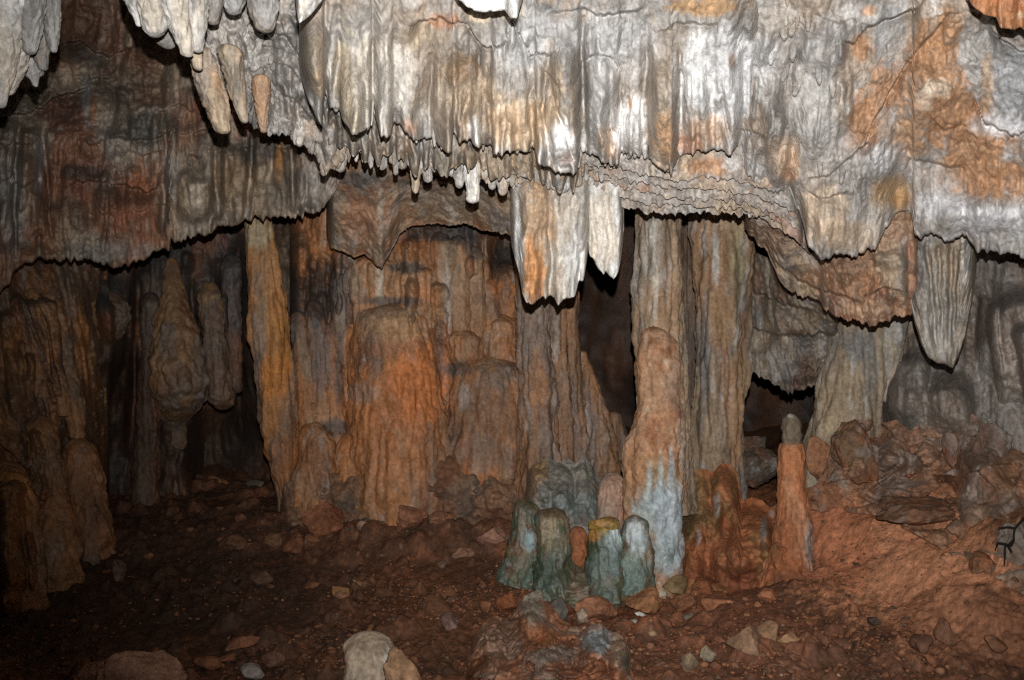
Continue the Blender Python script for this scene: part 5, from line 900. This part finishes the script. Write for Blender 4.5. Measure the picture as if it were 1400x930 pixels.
# ------------------------------------------------------------------ loose rocks and stones on the floor
def ground_at(px, py):
    lo, hi = 2.4, 9.0
    for _ in range(46):
        m = (lo + hi) / 2
        z = float(floor_z0(np.array((px - 700) / F * m), np.array(m)))
        if CZ - (py - 465) / F * m > z: lo = m
        else: hi = m
    return lo
def c_st(s, b): return lambda p: paint(p, b, [(tuple(x * .6 for x in b), 8, 8, .05, .15, .6), (tuple(min(.8, x * 1.4 + .02) for x in b), 10, 10, .15, .1, .5)], seed=s)
rk = [ # px, py of outline centre, half sizes, colour, rotation, label
 (508, 940, 42, 76, (.52, .40, .28), 0, 'pale whitish-tan rounded rock standing up at the bottom edge'), (560, 935, 26, 50, (.42, .25, .14), .5, 'tan rock leaning against the pale rounded rock at the bottom edge'),
 (192, 930, 58, 40, (.52, .30, .21), .05, 'broad reddish-brown rock at the bottom left'), (128, 938, 40, 30, (.42, .22, .15), 0, 'low reddish rock at the bottom left beside the broad one'), (160, 905, 9, 10, (.30, .22, .16), 0, 'small tan stone on the shoulder of the broad bottom left rock'),
 (328, 880, 28, 11, (.34, .15, .085), .25, 'flat reddish stone, longest of the group at the bottom left of the pale rock'), (285, 905, 20, 12, (.32, .14, .075), 0, 'blocky red stone below the flat reddish one'), (345, 918, 22, 10, (.38, .33, .29), -.15, 'light grey flat stone at the bottom edge left of the pale rock'), (312, 900, 15, 6, (.34, .15, .08), .1, 'thin red stone between the flat reddish and light grey ones'), (372, 905, 18, 14, (.27, .14, .09), 0, 'brown stone at the bottom edge nearest the pale rock'),
 (560, 705, 28, 26, (.34, .15, .085), -.3, 'pointed reddish stone, largest before the flowstone hem'), (597, 710, 18, 13, (.30, .15, .09), .4, 'reddish-brown stone right of the pointed one'), (585, 687, 12, 7, (.27, .13, .08), 0, 'small stone behind the pointed reddish one'), (497, 720, 11, 9, (.30, .17, .12), 0, 'small pinkish stone left of the pointed one'),
 (674, 733, 22, 13, (.36, .19, .13), .25, 'pinkish flat stone left of the mossy stumps'), (633, 756, 17, 10, (.37, .20, .13), .3, 'pinkish oval stone lying alone on the open floor'), (690, 758, 8, 8, (.34, .15, .07), 0, 'small orange stone beside the mossy stumps'), (465, 810, 14, 16, (.34, .17, .07), 0, 'small rust-yellow stone on the dark floor'), (481, 799, 8, 7, (.36, .28, .2), 0, 'tiny tan stone touching the rust-yellow one'),
 (615, 850, 14, 14, (.25, .15, .12), 0, 'dull purple-brown stone on the floor above the pale rock'), (440, 710, 34, 22, (.27, .11, .055), 0, 'wide low red-brown rock on the floor before the hem'), (372, 740, 16, 14, (.22, .11, .06), 0, 'dim brown rock on the left floor below the orange column'), (400, 745, 18, 18, (.24, .10, .05), 0, 'dim red rock right of the brown one on the left floor'), (360, 790, 20, 12, (.15, .085, .055), 0, 'dim grey-brown flat stone on the left floor'), (315, 745, 22, 14, (.2, .10, .055), 0, 'dim reddish stone at the middle of the left floor'),
 (162, 780, 14, 16, (.27, .16, .12), 0, 'dim pinkish stone at the foot of the left wall'), (180, 757, 12, 8, (.26, .12, .07), 0, 'dim red stone behind the pinkish one at the left wall'), (298, 658, 20, 8, (.28, .13, .06), -.2, 'flat orange stone at the back of the left hollow'), (350, 662, 14, 8, (.15, .11, .085), 0, 'grey stone at the foot of the orange column'), (405, 692, 12, 8, (.22, .2, .18), 0, 'grey stone right of the orange column foot'),
 (815, 832, 36, 20, (.36, .165, .09), .0, 'tan-red angular rock below the yellow-capped stalagmite'), (795, 842, 14, 12, (.36, .27, .2), 0, 'light corner stone against the tan-red angular rock'), (874, 822, 31, 21, (.36, .17, .08), .1, 'square tan-red rock below the blue-topped stalagmite'), (925, 800, 26, 14, (.30, .20, .10), -.1, 'flat olive-tan rock right of the square one'), (982, 828, 28, 15, (.38, .16, .08), 0, 'flat red rock in front of the low red mound'), (1050, 815, 22, 13, (.40, .17, .085), -.1, 'bright red rock in front of the slender stalagmite'),
 (935, 825, 20, 14, (.34, .15, .08), 0, 'red stone between the square and the flat red rocks'), (905, 812, 8, 6, (.5, .44, .33), 0, 'tiny cream stone beside the square tan-red rock'), (866, 853, 8, 14, (.62, .60, .54), -.6, 'white splinter of calcite on the red rubble'), (876, 840, 9, 4, (.6, .58, .5), -.1, 'small white flake above the white splinter'), (942, 845, 10, 10, (.26, .2, .15), 0, 'grey-brown pebble in the rubble below the flat red rock'),
 (762, 838, 18, 24, (.16, .14, .12), 0, 'dark grey rock below the flat-topped stump'), (728, 830, 20, 30, (.26, .22, .17), 0, 'grey-tan rock below the turquoise-spotted stump'), (692, 825, 16, 16, (.36, .13, .055), 0, 'rust-orange stone at the left foot of the mossy group'), (665, 828, 10, 10, (.3, .13, .06), 0, 'small rust stone left of the mossy group'),
 (1022, 878, 30, 26, (.28, .165, .10), 0, 'grey-green tan stone on the crest of the right foreground mound'), (1048, 868, 22, 20, (.29, .17, .095), 0, 'tan stone with a pale corner on the right foreground mound'), (1080, 875, 20, 12, (.38, .22, .12), -.2, 'tan-red stone sloping down the right foreground mound'), (968, 893, 12, 12, (.40, .32, .22), .3, 'small cream stone left of the right foreground mound'), (945, 905, 16, 16, (.28, .2, .13), 0, 'grey-tan stone beside the small cream one'),
 (1195, 850, 10, 8, (.12, .085, .065), -.5, 'small black-grey stone at the lower end of the red slope'), (1260, 882, 18, 16, (.17, .08, .05), 0, 'dark red-brown stone at the lower right'), (1290, 865, 20, 20, (.24, .12, .07), 0, 'round red-brown stone right of the dark one at the lower right'), (1240, 905, 14, 12, (.2, .1, .06), 0, 'small dull red stone at the bottom right'), (1360, 880, 16, 14, (.25, .12, .065), 0, 'red-brown stone in the bottom right corner')]
for k, (x, y, rx, ry, b, rot, lab) in enumerate(rk):
    d = ground_at(x, min(y + ry * .75, 990))
    pale = k == 0
    sp = None
    c = c_st(100. + k, b)
    if k == 0: c = lambda p: paint(p, (.56, .44, .32), [((.70, .67, .62), 6, 3, .06, .15, .7), ((.40, .25, .14), 6, 2.5, .1, .14, .6)], [(510, 885, 34, 14, (.36, .28, .2), .8), (535, 912, 14, 22, (.74, .72, .68), .9)], seed=99.)
    if k == 9999: c = lambda p: paint(p, (.28, .16, .105), [(CLAY, 6, 6, .06, .15, .6), ((.24, .24, .22), 6, 6, .1, .14, .7)], [(820, 880, 26, 26, (.26, .30, .31), .9), (775, 895, 30, 14, (.25, .25, .22), .7)], seed=98.)
    if k == 9998: c = lambda p: paint(p, (.42, .31, .22), [((.5, .42, .33), 6, 4, .06, .15, .6)], [(856, 905, 8, 16, (.17, .2, .13), .9)], seed=97.)
    if pale:
        tube('boulder', [(500, 864, 3.3, 20), (502, 870, 3.3, 30), (506, 895, 3.28, 36), (509, 930, 3.26, 40), (511, 1000, 3.24, 48)], M_CALC, c, seed=270, flute=.1, ff=5, fz=.6, rough=.2, rf=4, fine=.02, cap=(True, False), label=lab, cat='rock')
        continue
    rock('stone' if rx * ry < 500 else 'boulder', x, y, d, rx, ry, M_CALC if k == 0 else M_ROCK, c, 400 + k, sub=5 if rx * ry > 500 else 4, cuts=3 if k in (0, 2) else 13, rough=.2 if k in (0, 2) else .17, rot=rot, label=lab, cat='rock' if rx * ry > 400 else 'stone', group=None)

sheet('flowstone_mound', [(632, 900), (645, 872), (660, 850), (680, 842), (695, 848), (708, 828), (722, 818), (742, 818), (755, 830), (770, 848), (790, 858), (805, 850), (822, 848), (832, 862), (846, 866), (856, 876), (866, 900), (876, 930)], [(632, 1000), (876, 1000)], [(632, 3.6), (740, 3.75), (876, 3.4)], [(632, 2.6), (876, 2.55)], M_ROCK,
      lambda p: paint(p, (.34, .165, .095), [((.36, .14, .065), 5, 5, .0, .18, .7), ((.26, .23, .195), 6, 6, .14, .14, .6), (DCLAY, 7, 7, .14, .12, .6), ((.38, .27, .19), 12, 12, .24, .08, .5)], [(815, 875, 24, 22, (.24, .29, .30), .85), (822, 888, 8, 6, (.5, .58, .6), .8), (728, 830, 18, 26, (.25, .225, .18), .8), (848, 895, 16, 28, (.40, .29, .20), .85), (856, 905, 7, 14, (.15, .18, .12), .8), (760, 895, 30, 14, (.24, .24, .21), .6), (690, 880, 30, 30, (.28, .19, .14), .7), (740, 870, 30, 16, (.33, .13, .06), .7)], seed=63.),
      flute=(.03, 30), rough=(.08, 4), fine=(.014, 30), thick=.4, edge=(20, 14), seed=44, fz=.6, feats=[f_cells(7, 620, 890, 800, 1000, 40, .05, .05, .03), f_cells(8, 620, 890, 800, 1000, 260, .014, .012, .01, 2.5), f_cap(728, 812, 22, 70, .16, soft=True), f_cap(680, 845, 28, 90, .14, soft=True), f_cap(815, 852, 22, 60, .14, soft=True), f_cap(846, 866, 14, 80, .14, soft=True), f_bump(765, 895, 50, 24, .12), f_step([(700, 915), (740, 890), (770, 870), (800, 868)], .05, 12, 6), f_step([(720, 900), (780, 925), (840, 910)], .05, 14, 6)],
      label='low brown flowstone mound with bluish patches at the bottom middle', cat='rock')
sheet('clay_mound', [(905, 960), (925, 925), (945, 898), (965, 892), (990, 886), (1008, 872), (1030, 866), (1052, 868), (1075, 876), (1100, 882), (1130, 905), (1165, 935)], [(905, 1000), (1165, 1000)], [(905, 3.3), (1035, 3.5), (1165, 3.25)], [(905, 2.75), (1165, 2.7)], M_CLAY,
      lambda p: paint(p, (.25, .115, .065), [((.33, .16, .09), 6, 6, .02, .18, .6), (DCLAY, 5, 5, .1, .14, .6), ((.46, .30, .20), 22, 22, .26, .08, .6)], seed=64.), flute=(.02, 30), rough=(.08, 4), fine=(.02, 22), thick=.4, edge=(24, 24), feats=[f_cells(9, 900, 1170, 860, 1000, 220, .02, .016, .012, 3)], seed=45, fz=.9,
      label='mound of reddish clay rising at the bottom edge right of the middle', cat='mound')

# unnamed loose stones: alike, counted, standing free
protos = []
for k in range(8):
    v, f = rock_shape(3, 900 + k, 10, .14)
    b = [(.30, .13, .07), (.22, .10, .055), (.34, .17, .10), (.2, .13, .09), (.27, .12, .06), (.25, .13, .075), (.17, .08, .05), (.26, .125, .07)][k]
    protos.append(mesh_np('stone', v, f, paint(v * .1, b, [(tuple(x * .6 for x in b), 10, 10, .05, .15, .6)], seed=200. + k)))
rnd = random.Random(77)
zones = [((60, 640), (700, 900), 42, 'small loose reddish stone lying on the dark open floor at the left', 'loose stones on the left floor'), ((780, 1130), (815, 925), 40, 'small loose red stone in the rubble below the stumps and stalagmites', 'loose stones in the red rubble'), ((1130, 1400), (700, 925), 26, 'small loose stone half buried in the red clay slope at the right', 'loose stones on the right slope')]
for (xa, xb), (ya, yb), n, lab, grp in zones:
    for k in range(n):
        x = rnd.uniform(xa, xb); y = rnd.uniform(ya, yb)
        d = ground_at(x, y); r = rnd.choice((3, 3.5, 4, 4.5, 5, 6.5, 8)) * d / F * (1.25 if xa < 700 else 1)
        X = (x - 700) / F * d
        me = protos[rnd.randrange(8)]
        z = float(floor_z(np.array([X]), np.array([d]))[0])
        o = link('stone', me, (X, d, z + r * .18), M_ROCK)
        o.scale = (r * rnd.uniform(.9, 1.5), r * rnd.uniform(.8, 1.3), r * rnd.uniform(.5, .9)); o.rotation_euler = (rnd.uniform(-.4, .4), rnd.uniform(-.4, .4), rnd.uniform(0, 6.28))
        tag(o, lab, 'stone', grp)

# gravel and grit: too many to count
rs = np.random.RandomState(5)
v0, f0 = ico(1)
n = 12000
px = np.concatenate([rs.uniform(-40, 1440, n // 2), rs.normal(600, 160, n // 4), rs.uniform(640, 1400, n - n // 2 - n // 4)]); d = 1 / rs.uniform(1 / 5.3, 1 / 3.1, n)
X = (px - 700) / F * d; Z = floor_z(X, d)
cl = fbm(np.stack([X, d, 0 * X], -1), 1.6, 3, .5, 31.)
keep = cl * 1.6 + rs.uniform(-.35, .25, n) > 0
X, d, Z = X[keep], d[keep], Z[keep]; n = len(X)
r = np.exp(rs.normal(math.log(.0046), .5, n))
jit = 1 + .35 * rs.normal(size=(n, len(v0), 1)) * .6
sc = np.stack([r * rs.uniform(.8, 1.6, n), r * rs.uniform(.8, 1.4, n), r * rs.uniform(.5, 1, n)], -1)
co = v0[None] * jit * sc[:, None, :] + np.stack([X, d, Z + r * .25], -1)[:, None, :]
ff = (f0[None] + (np.arange(n) * len(v0))[:, None, None]).reshape(-1, 3)
pal_ = np.array([(.28, .12, .06), (.2, .09, .05), (.30, .16, .09), (.14, .08, .05), (.34, .15, .07), (.42, .27, .16), (.33, .15, .075)])
cc = np.repeat(pal_[rs.choice(7, n, p=[.27, .25, .06, .19, .13, .015, .085])][:, None], len(v0), 1).reshape(-1, 3)
finish('gravel', co.reshape(-1, 3), ff, cc, M_ROCK, label='brown and rust gravel and grit strewn over the cave floor', cat='gravel', kind='stuff')

# black forked twig at the right
def twig(pts, rad):
    return pts
segs = [[(1400, 708, 3.69), (1388, 722, 3.69), (1376, 721, 3.69), (1366, 722, 3.70)], [(1387, 722, 3.69), (1386, 738, 3.68), (1378, 745, 3.67), (1364, 742, 3.68), (1361, 752, 3.70)], [(1375, 744, 3.67), (1374, 760, 3.66), (1373, 773, 3.65)], [(1378, 745, 3.67), (1383, 755, 3.68)], [(1386, 738, 3.68), (1384, 745, 3.67), (1378, 746, 3.67)]]
V = []; FF = []
for sg in segs:
    p = W(*np.array(sg, float).T)
    q = np.linspace(0, len(p) - 1, len(p) * 5); p = np.stack([np.interp(q, np.arange(len(p)), p[:, k]) for k in range(3)], -1)
    p += .003 * np.stack([fbm(p, 40, 2, .5, 3.), fbm(p, 40, 2, .5, 5.), fbm(p, 40, 2, .5, 7.)], -1)
    a = np.linspace(0, 2 * math.pi, 6, endpoint=False)
    rr = np.linspace(.0055, .003, len(p))
    ring = p[:, None] + rr[:, None, None] * np.stack([np.cos(a), np.sin(a) * .7, np.sin(a) * .7 + np.cos(a) * .5], -1)[None]
    FF.append(grid_faces(len(p), 6, True) + sum(len(x) for x in V)); V.append(ring.reshape(-1, 3))
V = np.concatenate(V); FF = np.concatenate(FF)
finish('twig', V, FF, np.full((len(V), 3), .012), M_ROCK, label='black forked twig sticking up at the right edge', cat='twig')
